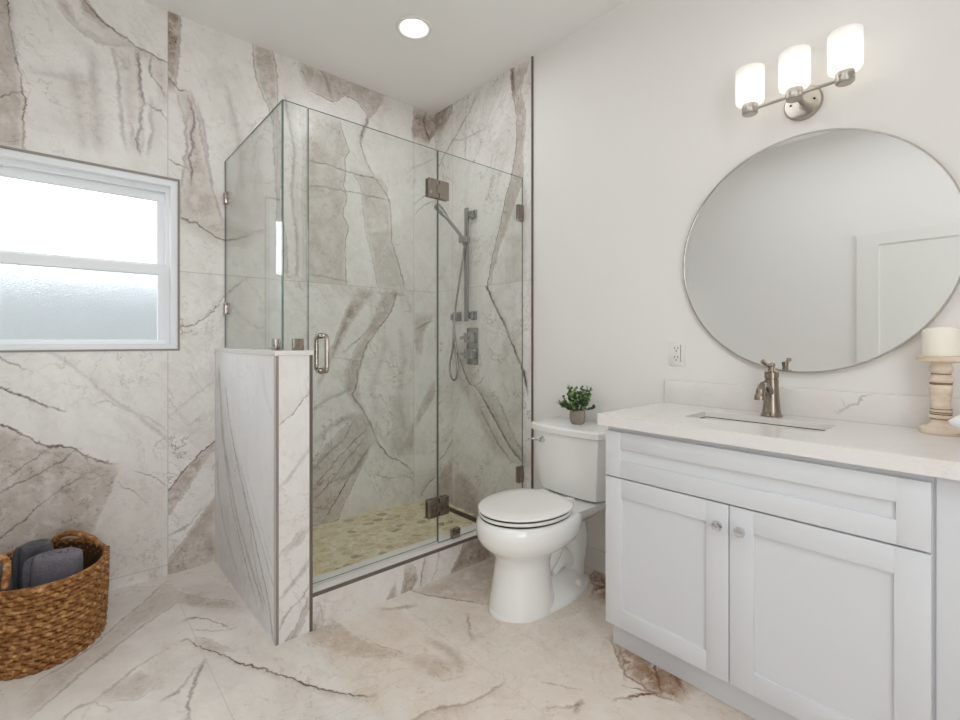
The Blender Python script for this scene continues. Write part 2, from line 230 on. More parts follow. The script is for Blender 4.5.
   ['l','v',[(1.052,1.284),(1.076,1.347),(1.074,1.409),(1.06,1.485)],0.036,0.375,0.0,0.05],
   ['l','h',[(1.209,1.054),(1.234,1.02),(1.252,0.98),(1.276,0.946)],0.0072,0.625,0.0,0.05],
   ['l','h',[(1.133,0.976),(1.18,0.935),(1.232,0.905)],0.0072,0.5,0.0,0.05],
   ['b','h',[(-0.07,1.972),(-0.019,2.034),(0.048,2.113),(0.142,2.202),(0.243,2.308),(0.387,2.422)],[(-0.136,2.109),(-0.091,2.109),(-0.045,2.176),(0.021,2.216),(0.12,2.316),(0.237,2.482),(0.385,2.664)],0.325,0.438,0.5,0.04,0.01],
   ['l','v',[(-0.07,1.972),(-0.019,2.034),(0.048,2.106),(0.143,2.217),(0.208,2.271)],0.012,0.375,0.0,0.05],
   ['l','v',[(0.095,1.944),(0.127,1.963),(0.185,2.024),(0.246,2.053),(0.303,2.075)],0.0144,0.438,0.0,0.05],
   ['b','h',[(0.093,1.935),(0.134,1.887),(0.195,1.845),(0.24,1.893)],[(0.115,1.973),(0.154,1.975),(0.211,2.001),(0.24,1.956)],0.375,0.25,0.125,0.03,0.006],
   ['l','h',[(0.004,1.897),(0.039,1.938),(0.088,1.939),(0.119,1.846)],0.012,0.375,0.0,0.05],
  ],
  'w': [
   ['b','h',[(0.8,-0.5),(2.0,-0.5)],[(0.8,1.84),(2.0,1.84)],0.4,0.0,0.0,0.3,0.006],
   ['b','h',[(0.72,1.2),(0.9,1.25),(1.1,1.25)],[(0.72,1.84),(0.9,1.84),(1.1,1.84)],0.438,0.0,0.0,0.12,0.006],
   ['b','v',[(1.25,0.8),(1.22,0.95),(1.3,1.08)],[(1.5,0.8),(1.5,0.95),(1.5,1.08)],0.35,0.0,0.0,0.1,0.006],
  ],
  'o': [
   ['b','v',[(1.46,0.715),(1.44,0.77),(1.445,0.84),(1.455,0.9),(1.5,0.96),(1.57,1.03)],[(1.64,0.715),(1.64,1.03)],1,0.75,0.0,0.03,0.008],
   ['b','h',[(1.78,1.1),(2.0,1.1)],[(1.78,1.27),(1.86,1.31),(1.93,1.37),(2.0,1.39)],1,0.0,0.625,0.02,0.01],
   ['l','h',[(1.84,1.29),(1.9,1.27),(1.96,1.33)],0.0144,1,0.0,0.05],
   ['l','v',[(1.446,0.76),(1.494,0.796),(1.536,0.829),(1.588,0.865)],0.012,1,0.0,0.05],
   ['l','h',[(1.324,0.846),(1.364,0.821),(1.416,0.799),(1.459,0.767)],0.0096,0.938,0.0,0.05],
   ['l','h',[(1.401,0.865),(1.414,0.83),(1.436,0.799),(1.452,0.773)],0.0096,0.938,0.0,0.05],
   ['l','h',[(1.527,0.724),(1.551,0.752),(1.582,0.788),(1.595,0.824)],0.012,1,0.0,0.05],
   ['l','v',[(1.43,0.883),(1.499,0.93),(1.539,0.967)],0.0084,0.625,0.0,0.05],
   ['l','h',[(1.187,0.902),(1.217,0.913),(1.245,0.915)],0.0144,0.438,0.0,0.05],
  ],
 },
 'splash': {
  'o': [
   ['l','h',[(0.328,0.964),(0.356,0.935),(0.386,0.918),(0.413,0.895)],0.006,0.5,0,0.05],
   ['l','h',[(0.37,0.927),(0.386,0.912),(0.402,0.944)],0.005,0.45,0,0.05],
   ['b','h',[(0.38,0.872),(0.43,0.883),(0.482,0.859)],[(0.402,0.944),(0.43,0.976),(0.482,0.965)],0.18,0,0,0.05,0.006],
  ],
 },
}

# ------------------------------------------------------------------ materials
def srgb(r, g, b):
    f = lambda c: (c / 255 / 12.92) if c / 255 <= .04045 else ((c / 255 + .055) / 1.055) ** 2.4
    return (f(r), f(g), f(b), 1)

class NT:
    def __init__(s, name):
        s.mat = bpy.data.materials.new(name)
        s.mat.use_nodes = True
        s.t = s.mat.node_tree
        s.t.nodes.clear()
        s.out = s.n('ShaderNodeOutputMaterial')
    def n(s, k, **kw):
        nd = s.t.nodes.new(k)
        for a, b in kw.items(): setattr(nd, a, b)
        return nd
    def put(s, sock, v):
        if hasattr(v, 'is_output'): s.t.links.new(v, sock)
        else: sock.default_value = v
    def m(s, op, a, b=None, c=None, clamp=False):
        nd = s.n('ShaderNodeMath', operation=op, use_clamp=clamp)
        for i, v in enumerate((a, b, c)):
            if v is not None: s.put(nd.inputs[i], v)
        return nd.outputs[0]
    def vm(s, op, a, b=None, scale=None):
        nd = s.n('ShaderNodeVectorMath', operation=op)
        s.put(nd.inputs[0], a)
        if b is not None: s.put(nd.inputs[1], b)
        if scale is not None: s.put(nd.inputs['Scale'], scale)
        return nd.outputs[0]
    def noise(s, vec, scale, detail=4, rough=.55, col=False, dist=0):
        nd = s.n('ShaderNodeTexNoise')
        s.put(nd.inputs['Vector'], vec)
        nd.inputs['Scale'].default_value = scale
        nd.inputs['Detail'].default_value = detail
        nd.inputs['Roughness'].default_value = rough
        nd.inputs['Distortion'].default_value = dist
        return nd.outputs['Color' if col else 'Fac']
    def rng(s, v, a, b, c=0.0, d=1.0, smooth=False):
        nd = s.n('ShaderNodeMapRange', interpolation_type='SMOOTHSTEP' if smooth else 'LINEAR')
        nd.clamp = True
        s.put(nd.inputs[0], v)
        for i, x in enumerate((a, b, c, d)): nd.inputs[i + 1].default_value = x
        return nd.outputs[0]
    def mix(s, f, a, b, blend='MIX'):
        nd = s.n('ShaderNodeMix', data_type='RGBA', blend_type=blend)
        s.put(nd.inputs[0], f); s.put(nd.inputs[6], a); s.put(nd.inputs[7], b)
        return nd.outputs[2]
    def pos(s): return s.n('ShaderNodeNewGeometry').outputs['Position']
    def obj(s): return s.n('ShaderNodeTexCoord').outputs['Object']
    def bump(s, h, strength=.3, dist=.01):
        nd = s.n('ShaderNodeBump')
        nd.inputs['Strength'].default_value = strength
        nd.inputs['Distance'].default_value = dist
        s.put(nd.inputs['Height'], h)
        return nd.outputs[0]
    def pbsdf(s, col, rough=.5, metal=0.0, spec=.5, normal=None, **kw):
        nd = s.n('ShaderNodeBsdfPrincipled')
        s.put(nd.inputs['Base Color'], col); s.put(nd.inputs['Roughness'], rough)
        nd.inputs['Metallic'].default_value = metal
        nd.inputs['Specular IOR Level'].default_value = spec
        if normal is not None: s.put(nd.inputs['Normal'], normal)
        for k, v in kw.items(): s.put(nd.inputs[k.replace('_', ' ')], v)
        s.t.links.new(nd.outputs[0], s.out.inputs[0])
        return nd
    def curve(s, fac, pts):
        """piecewise-linear function of fac in 0..1, values in 0..1"""
        nd = s.n('ShaderNodeFloatCurve')
        cv = nd.mapping.curves[0]
        cv.points[0].location = pts[0]
        cv.points[1].location = pts[-1]
        for p in pts[1:-1]: cv.points.new(*p)
        for p in cv.points: p.handle_type = 'VECTOR'
        nd.mapping.extend = 'HORIZONTAL'
        nd.mapping.update()
        s.put(nd.inputs['Value'], fac)
        return nd.outputs[0]

def poly_fn(N, var, pts, i):
    """other coordinate of a polyline as a function of var; returns socket"""
    j = 1 - i
    p0, p1 = pts[0][i], pts[-1][i]
    v0, v1 = min(p[j] for p in pts), max(p[j] for p in pts)
    if v1 - v0 < .002: v1 = v0 + .002
    f = N.rng(var, p0, p1)
    c = N.curve(f, [((p[i] - p0) / (p1 - p0), (p[j] - v0) / (v1 - v0)) for p in pts])
    return N.m('MULTIPLY_ADD', c, v1 - v0, v0)

def marble(name, axes, panels, seams=(), base=(234, 232, 228), tan=(154, 132, 115), dark=(88, 70, 58),
           rough=.3, spec=.45, tints=None, streak=(1.0, 2.2), grain=.5, seamcol=(176, 166, 156), seam_w=.0014, cloudy=.38):
    N = NT(name)
    P = N.pos()
    sx = N.n('ShaderNodeSeparateXYZ'); N.put(sx.inputs[0], P)
    S0, T0 = sx.outputs['XYZ'.index(axes[0])], sx.outputs['XYZ'.index(axes[1])]
    # warp, so no vein runs ruler straight
    w1 = N.vm('SUBTRACT', N.noise(P, 5.0, 3, .5, True), (.5, .5, .5))
    w2 = N.vm('SUBTRACT', N.noise(P, 38.0, 4, .62, True), (.5, .5, .5))
    w3 = N.vm('SUBTRACT', N.noise(P, 120.0, 2, .6, True), (.5, .5, .5))
    PW = N.vm('ADD', P, N.vm('ADD', N.vm('SCALE', w1, scale=.035), N.vm('ADD', N.vm('SCALE', w2, scale=.032), N.vm('SCALE', w3, scale=.008))))
    sw = N.n('ShaderNodeSeparateXYZ'); N.put(sw.inputs[0], PW)
    S, T = sw.outputs['XYZ'.index(axes[0])], sw.outputs['XYZ'.index(axes[1])]
    brk = N.rng(N.noise(P, 9.0, 3), .30, .62, .6, 1.25)
    mottle = N.rng(N.noise(PW, 11.0, 5, .62), .32, .66, .62, 1.12)
    base_col = srgb(*base)
    # clouds, streaks and hairlines of the stone itself
    cb = N.n('ShaderNodeCombineXYZ')
    N.put(cb.inputs[0], N.m('ADD', N.m('MULTIPLY', S, streak[0] * 3), N.m('MULTIPLY', T, streak[1])))
    N.put(cb.inputs[1], N.m('SUBTRACT', N.m('MULTIPLY', T, .7), N.m('MULTIPLY', S, .5)))
    N.put(cb.inputs[2], 3.3)
    st = N.noise(cb.outputs[0], 2.0, 6, .62, dist=.6)
    cl = N.rng(N.noise(P, 2.3, 4, .55), .38, .72, 0, cloudy)
    col = N.mix(cl, base_col, srgb(214, 209, 204))
    col = N.mix(N.rng(st, .50, .75, 0, .45 * grain), col, srgb(184, 176, 168))
    rid = N.m('ABSOLUTE', N.m('SUBTRACT', N.noise(cb.outputs[0], 1.7, 5, .6, dist=1.2), .5))
    col = N.mix(N.m('MULTIPLY', N.rng(rid, 0, .012, 1, 0), N.m('MULTIPLY', N.rng(N.noise(P, 3.0, 2), .45, .65), .55 * grain)), col, srgb(150, 138, 128))
    c2 = N.n('ShaderNodeCombineXYZ')
    N.put(c2.inputs[0], N.m('MULTIPLY', S, 5.0)); N.put(c2.inputs[1], N.m('MULTIPLY_ADD', T, 1.3, 8.0)); N.put(c2.inputs[2], 1.7)
    col = N.mix(N.rng(N.noise(c2.outputs[0], 1.6, 5, .6, dist=.5), .44, .74, 0, .55 * cloudy), col, srgb(200, 188, 176))
    net = N.rng(N.m('ABSOLUTE', N.m('SUBTRACT', N.noise(PW, 2.6, 6, .58, dist=1.6), .5)), 0, .008, 1, 0)
    col = N.mix(N.m('MULTIPLY', net, N.rng(N.noise(P, 2.1, 3), .42, .58, 0, 1.0 * grain)), col, srgb(150, 130, 116))
    net2 = N.rng(N.m('ABSOLUTE', N.m('SUBTRACT', N.noise(N.vm('ADD', PW, (3.1, 7.7, 1.9)), 4.6, 6, .6, dist=2.2), .5)), 0, .007, 1, 0)
    col = N.mix(N.m('MULTIPLY', net2, N.rng(N.noise(P, 2.9, 3), .48, .62, 0, .8 * grain)), col, srgb(164, 150, 138))
    smoke = N.noise(N.vm('ADD', PW, (9.0, 2.0, 5.0)), 4.2, 7, .68, dist=1.4)
    col = N.mix(N.rng(smoke, .52, .74, 0, .55 * grain), col, srgb(182, 172, 162))
    col = N.mix(N.rng(N.noise(P, 48.0, 3, .6), .45, .75, 0, .22 * grain), col, srgb(186, 174, 162))
    cn = N.noise(PW, 7.0, 5, .62, dist=.8)
    crack = N.rng(N.m('ABSOLUTE', N.m('SUBTRACT', cn, .5)), 0, .010, 1, 0)
    chalk = N.rng(N.noise(N.vm('ADD', PW, (4.0, 1.0, 7.0)), 16.0, 5, .65), .50, .66, 0, .85)
    for pk, rect, tk in panels:
        veins = pk
        F = None; Ls = None
        for v in veins:
            ax = v[1]; i = 0 if ax == 'h' else 1
            var, val = (S, T) if ax == 'h' else (T, S)
            if v[0] == 'b':
                _, _, A, B, fill, eA, eB, soft, lw = v
                lo, hi = max(A[0][i], B[0][i]), min(A[-1][i], B[-1][i])
                if hi - lo < .01: continue
                e = min(.03, (hi - lo) * .25)
                R = N.m('MULTIPLY', N.rng(var, lo - e, lo + e), N.rng(var, hi - e, hi + e, 1, 0))
                dA = N.m('SUBTRACT', val, poly_fn(N, var, A, i))
                dB = N.m('SUBTRACT', poly_fn(N, var, B, i), val)
                mn = N.m('MINIMUM', dA, dB)
                f = N.m('MULTIPLY', N.m('MULTIPLY', N.rng(mn, -soft * .3, soft), fill), R)
                ln = None
                for d, ee in ((dA, eA), (dB, eB)):
                    if ee <= 0: continue
                    l1 = N.m('MULTIPLY', N.m('MULTIPLY', N.rng(N.m('ABSOLUTE', d), 0, lw, 1, 0), ee), R)
                    ln = l1 if ln is None else N.m('MAXIMUM', ln, l1)
            else:
                _, _, pts, w, stg, fl, fw = v
                lo, hi = pts[0][i], pts[-1][i]
                if hi - lo < .01: continue
                e = min(.03, (hi - lo) * .2)
                R = N.m('MULTIPLY', N.rng(var, lo - e, lo + e), N.rng(var, hi - e, hi + e, 1, 0))
                d = N.m('SUBTRACT', val, poly_fn(N, var, pts, i))
                ln = N.m('MULTIPLY', N.m('MULTIPLY', N.rng(N.m('ABSOLUTE', d), 0, w, 1, 0), stg), R)
                f = None
                if fl > 0:
                    dd = d if fw > 0 else N.m('MULTIPLY', d, -1.0)
                    f = N.m('MULTIPLY', N.m('MULTIPLY', N.rng(dd, -.002, .004), N.rng(dd, 0, abs(fw), fl, 0)), R)
            if f is not None: F = f if F is None else N.m('MAXIMUM', F, f)
            if ln is not None: Ls = ln if Ls is None else N.m('MAXIMUM', Ls, ln)
        inside = None
        if rect:
            for sock, a, b in ((S0, rect[0], rect[1]), (T0, rect[2], rect[3])):
                for x, op in ((a, 'GREATER_THAN'), (b, 'LESS_THAN')):
                    if x is None: continue
                    g = N.m(op, sock, x)
                    inside = g if inside is None else N.m('MULTIPLY', inside, g)
        tcol, dcol = (srgb(*tan), srgb(*dark)) if tk is None else (srgb(*tk[0]), srgb(*tk[1]))
        if F is not None:
            F = N.m('MULTIPLY', F, mottle)
            CK = N.m('MULTIPLY', N.m('MULTIPLY', crack, F), 1.0)
            WH = N.m('MULTIPLY', chalk, F)
            if inside is not None: F = N.m('MULTIPLY', F, inside)
            col = N.mix(F, col, tcol)
            if inside is not None: CK = N.m('MULTIPLY', CK, inside)
            col = N.mix(WH, col, base_col)
            col = N.mix(N.m('MINIMUM', CK, .9), col, dcol)
        if Ls is not None:
            Ls = N.m('MULTIPLY', Ls, brk, clamp=True)
            if inside is not None: Ls = N.m('MULTIPLY', Ls, inside)
            col = N.mix(Ls, col, dcol)
    for ax, x, lo, hi in seams:
        sock, oth = (S0, T0) if ax == 's' else (T0, S0)
        k = N.m('LESS_THAN', N.m('ABSOLUTE', N.m('SUBTRACT', sock, x)), seam_w)
        k = N.m('MULTIPLY', k, N.m('MULTIPLY', N.m('GREATER_THAN', oth, lo), N.m('LESS_THAN', oth, hi)))
        col = N.mix(N.m('MULTIPLY', k, .8), col, srgb(*seamcol))
    N.pbsdf(col, rough, 0, spec)
    return N.mat

def plain(name, rgb, rough=.5, metal=0.0, spec=.5, bump=0, bscale=200, var=0, vscale=5, **kw):
    N = NT(name)
    c = srgb(*rgb)
    P = N.obj()
    col = c
    if var:
        k = N.rng(N.noise(P, vscale, 4), .3, .7)
        col = N.mix(N.m('MULTIPLY', k, var), c, tuple(x * .55 for x in c[:3]) + (1,))
    nrm = N.bump(N.noise(P, bscale, 3), bump, .002) if bump else None
    N.pbsdf(col, rough, metal, spec, nrm, **kw)
    return N.mat

def emission(name, rgb, strength):
    N = NT(name)
    e = N.n('ShaderNodeEmission')
    e.inputs[0].default_value = srgb(*rgb); e.inputs[1].default_value = strength
    N.t.links.new(e.outputs[0], N.out.inputs[0])
    return N.mat

def clear_glass(name, tint, refl=1.0):
    N = NT(name)
    lw = N.n('ShaderNodeLayerWeight'); lw.inputs[0].default_value = .5
    fac = N.m('MULTIPLY_ADD', N.m('POWER', lw.outputs['Facing'], 5.0), .96 * refl, .04 * refl)
    tr = N.n('ShaderNodeBsdfTransparent'); tr.inputs[0].default_value = tint
    gl = N.n('ShaderNodeBsdfGlossy'); gl.inputs['Roughness'].default_value = 0.0
    mx = N.n('ShaderNodeMixShader')
    N.put(mx.inputs[0], fac)
    N.t.links.new(tr.outputs[0], mx.inputs[1]); N.t.links.new(gl.outputs[0], mx.inputs[2])
    N.t.links.new(mx.outputs[0], N.out.inputs[0])
    return N.mat

def frosted_glass(name):
    N = NT(name)
    P = N.obj()
    nrm = N.bump(N.noise(P, 190, 2, .5), .9, .004)
    rf = N.n('ShaderNodeBsdfRefraction')
    rf.inputs['Color'].default_value = (.88, .92, .95, 1); rf.inputs['Roughness'].default_value = .5; rf.inputs['IOR'].default_value = 1.15
    N.put(rf.inputs['Normal'], nrm)
    gl = N.n('ShaderNodeBsdfGlossy'); gl.inputs['Roughness'].default_value = .3
    N.put(gl.inputs['Normal'], nrm)
    mx = N.n('ShaderNodeMixShader'); mx.inputs[0].default_value = .05
    N.t.links.new(rf.outputs[0], mx.inputs[1]); N.t.links.new(gl.outputs[0], mx.inputs[2])
    N.t.links.new(mx.outputs[0], N.out.inputs[0])
    return N.mat

def pebbles(name):
    N = NT(name)
    P = N.pos()
    w = N.vm('SUBTRACT', N.noise(P, 14, 2, .5, True), (.5, .5, .5))
    PW = N.vm('MULTIPLY', N.vm('ADD', P, N.vm('SCALE', w, scale=.025)), (1.0, 1.0, 0.0))
    PW = N.vm('MULTIPLY', PW, (1.0, 1.25, 0.0))
    v = N.n('ShaderNodeTexVoronoi', feature='F1', voronoi_dimensions='2D'); v.inputs['Scale'].default_value = 15
    e = N.n('ShaderNodeTexVoronoi', feature='DISTANCE_TO_EDGE', voronoi_dimensions='2D'); e.inputs['Scale'].default_value = 15
    N.put(v.inputs['Vector'], PW); N.put(e.inputs['Vector'], PW)
    sp = N.n('ShaderNodeSeparateColor'); N.put(sp.inputs[0], v.outputs['Color'])
    cr = N.n('ShaderNodeValToRGB')
    cols = [(0, (240, 228, 198)), (.24, (228, 212, 174)), (.42, (242, 234, 212)), (.60, (222, 206, 172)), (.74, (236, 218, 180)), (.84, (186, 170, 144)), (.93, (160, 150, 134))]
    el = cr.color_ramp.elements
    while len(el) < len(cols): el.new(.5)
    for a, (p, c) in zip(el, cols): a.position = p; a.color = srgb(*c)
    cr.color_ramp.interpolation = 'CONSTANT'
    N.put(cr.inputs[0], sp.outputs[0])
    col = N.mix(N.rng(N.noise(P, 34, 5, .65), .36, .66, 0, .75), cr.outputs[0], srgb(186, 162, 122))
    body = N.m('MINIMUM', N.rng(e.outputs['Distance'], .02, .07), N.rng(v.outputs['Distance'], .46, .60, 1, 0))
    col = N.mix(body, srgb(228, 218, 190), col)
    N.pbsdf(col, .45, 0, .4, N.bump(body, .6, .005))
    return N.mat

def wicker(name):
    N = NT(name)
    P = N.obj()
    k = N.noise(P, 55, 3, .6)
    cr = N.n('ShaderNodeValToRGB')
    el = cr.color_ramp.elements
    el[0].position = .30; el[0].color = srgb(98, 60, 28)
    el[1].position = .72; el[1].color = srgb(206, 164, 112)
    a = el.new(.5); a.color = srgb(152, 102, 54)
    N.put(cr.inputs[0], k)
    N.pbsdf(cr.outputs[0], .6, 0, .35, N.bump(N.noise(P, 220, 3), .5, .002))
    return N.mat

def terry(name, rgb):
    N = NT(name)
    P = N.obj()
    c = srgb(*rgb)
    col = N.mix(N.rng(N.noise(P, 160, 3, .7), .3, .7), tuple(x * .6 for x in c[:3]) + (1,), tuple(min(1, x * 1.5) for x in c[:3]) + (1,))
    N.pbsdf(col, .95, 0, .1, N.bump(N.noise(P, 420, 3, .7), 1.0, .006), Sheen_Weight=.4, Sheen_Roughness=.6)
    return N.mat

def whitewashed(name):
    N = NT(name)
    P = N.obj()
    g = N.vm('MULTIPLY', P, (1, 1, 3.5))
    k = N.rng(N.noise(g, 14, 4, .6), .42, .70, 0, .8)
    k2 = N.rng(N.noise(g, 40, 4, .7), .60, .72, 0, .7)
    col = N.mix(k, srgb(230, 214, 196), srgb(206, 180, 152))
    col = N.mix(N.m('MULTIPLY', k2, .8), col, srgb(134, 104, 76))
    N.pbsdf(col, .65, 0, .3, N.bump(k, .25, .002))
    return N.mat

def brushed(name, rgb, rough=.28):
    N = NT(name)
    P = N.obj()
    k = N.noise(P, 60, 2)
    N.pbsdf(srgb(*rgb), N.rng(k, .3, .7, rough * .985, rough * 1.015), 1.0)
    return N.mat

def quartz(name, veins=(), axes='YZ'):
    return marble(name, axes, [(veins, None, ((222, 205, 194), (150, 140, 132)))] if veins else [], base=(230, 227, 224), rough=.22, spec=.5, grain=.12, cloudy=.12)

def painted_wood(name, rgb):
    N = NT(name)
    P = N.obj()
    g = N.noise(N.vm('MULTIPLY', P, (6, 1.2, 14)), 9, 4, .6)
    N.pbsdf(srgb(*rgb), .42, 0, .4, N.bump(g, .06, .004))
    return N.mat

M = {}
M['paint'] = plain('wall_paint', (232, 229, 226), .75, spec=.25, bump=.05, bscale=260)
M['ceiling'] = plain('ceiling_paint', (240, 239, 237), .8, spec=.2)
M['trim'] = plain('trim_paint', (228, 226, 222), .4)
M['vinyl'] = plain('window_vinyl', (236, 238, 241), .35)
M['cabinet'] = painted_wood('cabinet_paint', (216, 217, 221))
M['ceramic'] = plain('glazed_ceramic', (238, 238, 236), .12, spec=.55, Coat_Weight=.4, Coat_Roughness=.05)
M['seat'] = plain('seat_plastic', (240, 237, 234), .25)
M['gap'] = plain('shadow_gap', (38, 36, 35), .8)  # near-black: painted shade in the seat gaps, also sink joint and screws
M['nickel'] = brushed('brushed_nickel', (186, 180, 173))
M['dark_nickel'] = brushed('antique_nickel', (150, 138, 126), .25)
M['chrome'] = plain('chrome', (225, 225, 225), .06, 1.0)
M['bronze'] = brushed('hinge_bronze', (158, 148, 140), .12)
M['edge'] = plain('tile_edge_trim', (142, 132, 124), .4, 0.0)
M['edge_dark'] = plain('dark_tile_edge', (104, 94, 86), .4)
M['light_edge'] = plain('pale_edge_trim', (205, 200, 195), .4, .2)
M['steel'] = brushed('shower_steel', (160, 160, 158), .22)
M['drain'] = brushed('drain_steel', (96, 90, 82), .4)
M['mirror'] = plain('mirror_silver', (238, 240, 240), .0, 1.0)
M['bulb'] = emission('lit_bulb', (255, 250, 242), BULB)
def opal(name):
    N = NT(name)
    d = N.n('ShaderNodeBsdfDiffuse'); d.inputs[0].default_value = (.94, .94, .93, 1)
    t = N.n('ShaderNodeBsdfTranslucent'); t.inputs[0].default_value = (.96, .95, .94, 1)
    mx = N.n('ShaderNodeMixShader'); mx.inputs[0].default_value = .55
    N.t.links.new(d.outputs[0], mx.inputs[1]); N.t.links.new(t.outputs[0], mx.inputs[2])
    N.t.links.new(mx.outputs[0], N.out.inputs[0])
    return N.mat
M['shade'] = opal('opal_glass')
M['lamp'] = emission('lamp_disc', (246, 250, 255), LAMP)
M['glass'] = clear_glass('shower_glass', (.964, .977, .966, 1))
M['glass_edge'] = plain('glass_edge', (70, 88, 80), .15, spec=.6)
M['glass_edge_pale'] = plain('glass_edge_pale', (120, 140, 130), .15, spec=.6)
M['pane'] = clear_glass('window_glass', (.97, .985, .985, 1))
M['frost'] = frosted_glass('frosted_glass')
M['pebble'] = pebbles('pebble_mosaic')
M['wicker'] = wicker('water_hyacinth')
M['dark_wicker'] = plain('basket_lining', (84, 54, 28), .8, var=.6, vscale=40)
M['towel'] = terry('grey_terry', (112, 107, 118))
M['towel_dark'] = terry('slate_terry', (68, 66, 74))
M['towel_white'] = terry('white_cotton', (225, 223, 220))
M['cloth'] = plain('white_cloth', (244, 244, 243), .9, bump=.3, bscale=300)
M['polished'] = plain('polished_nickel', (186, 176, 166), .08, 1.0)
M['pot'] = plain('stone_pot', (158, 146, 136), .8, var=.45, vscale=60, bump=.6, bscale=120)
M['leaf'] = plain('leaf_green', (70, 98, 56), .5, var=.7, vscale=30)
M['leaf_pale'] = plain('leaf_pale_green', (150, 172, 108), .5, var=.4, vscale=30)
M['soil'] = plain('moss_soil', (60, 52, 34), .9, var=.5, vscale=50)
M['groove'] = plain('worn_groove', (120, 88, 62), .8)
M['wax'] = plain('candle_wax', (246, 240, 228), .45)
M['wick'] = plain('burnt_wick', (50, 44, 40), .9)
M['whitewash'] = whitewashed('whitewashed_wood')
M['plate'] = plain('outlet_plastic', (232, 229, 224), .35)
M['slot'] = plain('outlet_slot', (70, 68, 66), .6)
M['outside'] = plain('outside_stucco', (122, 122, 120), .9)
M['crystal'] = plain('faceted_knob', (214, 214, 216), .08, 1.0)
M['sink'] = plain('sink_ceramic', (232, 228, 222), .15)

LS = [('s', .4, -2, 3), ('t', 1.48, .4, 3), ('s', 1.82, -2, 3), ('t', .05, -2, .61)]
VL = VEINS['left']
def hi(v): return max(p[1] for p in v[2])
M['marble_left'] = [
    marble('marble_tile_above_window', 'XZ', [([v for v in VL['a'] if hi(v) > 1.5], (None, .4, None, None), None)], LS),
    marble('marble_tile_below_window', 'XZ', [([v for v in VL['a'] if hi(v) <= 1.5], (None, .4, None, None), None)], LS),
    marble('marble_tile_upper', 'XZ', [(VL['b'], (.4, None, 1.48, None), None)], LS),
    marble('marble_tile_lower', 'XZ', [(VL['c'], (.4, 1.82, None, 1.48), None)], LS, grain=.9),
    marble('marble_tile_corner', 'XZ', [(VL['d'], (1.82, None, None, 1.48), None)], LS)]
VR = VEINS['right']
M['marble_right'] = marble('marble_tile_shower_wall', 'YZ', [
    (VR['a'], (None, None, 1.482, None), None), (VR['b'], (None, 2.54, None, 1.482), None), (VR['c'], (2.54, None, None, 1.482), None)],
    [('s', 2.54, -2, 3), ('t', 1.482, -2, 3)], seam_w=.0012, grain=.85)
M['marble_pony'] = marble('marble_half_wall_side', 'YZ', [(VEINS['pony']['a'], None, None)], base=(242, 243, 246), tan=(176, 168, 160), dark=(112, 104, 98), streak=(1.0, .5), grain=.2, cloudy=.08)
M['marble_end'] = marble('marble_half_wall_end', 'XZ', [(VEINS['ponyend']['a'], None, None)], base=(231, 229, 227), grain=.35)
M['marble_kerb'] = marble('marble_kerb_face', 'XZ', [(VEINS['kerb']['a'], None, None)], base=(224, 221, 218))
M['marble_floor'] = marble('marble_floor_tile', 'XY', [
    (VEINS['floor']['a'], None, ((160, 136, 116), (84, 62, 46))), (VEINS['floor']['w'], None, ((212, 188, 164), (172, 146, 122))), (VEINS['floor']['o'], None, ((150, 116, 84), (110, 62, 34)))],
    [('s', .395, -2, 2.62), ('t', 1.375, .395, 1.62), ('s', 1.11, -2, 1.85)], base=(236, 231, 224), grain=.45, cloudy=.75, rough=.28, seamcol=(204, 196, 186))
M['quartz'] = quartz('counter_quartz')
M['quartz_splash'] = quartz('splash_quartz', VEINS['splash']['o'], 'YZ')
M['cap'] = quartz('half_wall_cap')
M['kerb_top'] = quartz('kerb_cap')

# ------------------------------------------------------------------ mesh helpers
def B(): return bmesh.new()

def box(bm, x0, x1, y0, y1, z0, z1, bev=0.0, seg=2):
    vs = [bm.verts.new((x, y, z)) for x in (x0, x1) for y in (y0, y1) for z in (z0, z1)]
    q = [(0, 1, 3, 2), (4, 6, 7, 5), (0, 4, 5, 1), (2, 3, 7, 6), (0, 2, 6, 4), (1, 5, 7, 3)]
    fs = [bm.faces.new([vs[i] for i in f]) for f in q]
    if bev > 0:
        es = {e for f in fs for e in f.edges}
        bmesh.ops.bevel(bm, geom=list(es), offset=bev, segments=seg, profile=.5, affect='EDGES')
    return fs

def loft(bm, rings, cap0=True, cap1=True, closed=True):
    vr = [[bm.verts.new(p) for p in r] for r in rings]
    n = len(vr[0])
    for a, b in zip(vr, vr[1:]):
        for i in range(n if closed else n - 1):
            j = (i + 1) % n
            bm.faces.new((a[i], a[j], b[j], b[i]))
    if cap0: bm.faces.new(list(reversed(vr[0])))
    if cap1: bm.faces.new(vr[-1])
    return vr

def lathe(bm, prof, cx=0, cy=0, n=40, cap=True):
    rings = []
    for r, z in prof:
        rings.append([(cx + r * math.cos(2 * PI * k / n), cy + r * math.sin(2 * PI * k / n), z) for k in range(n)])
    loft(bm, rings, cap, cap)

def lathe_axis(bm, prof, origin, axis, n=32):
    """prof: (radius, distance along axis)"""
    ax = Vector(axis).normalized()
    u = ax.orthogonal().normalized(); v = ax.cross(u)
    o = Vector(origin)
    loft(bm, [[o + ax * t + u * (r * math.cos(2 * PI * k / n)) + v * (r * math.sin(2 * PI * k / n)) for k in range(n)] for r, t in prof])

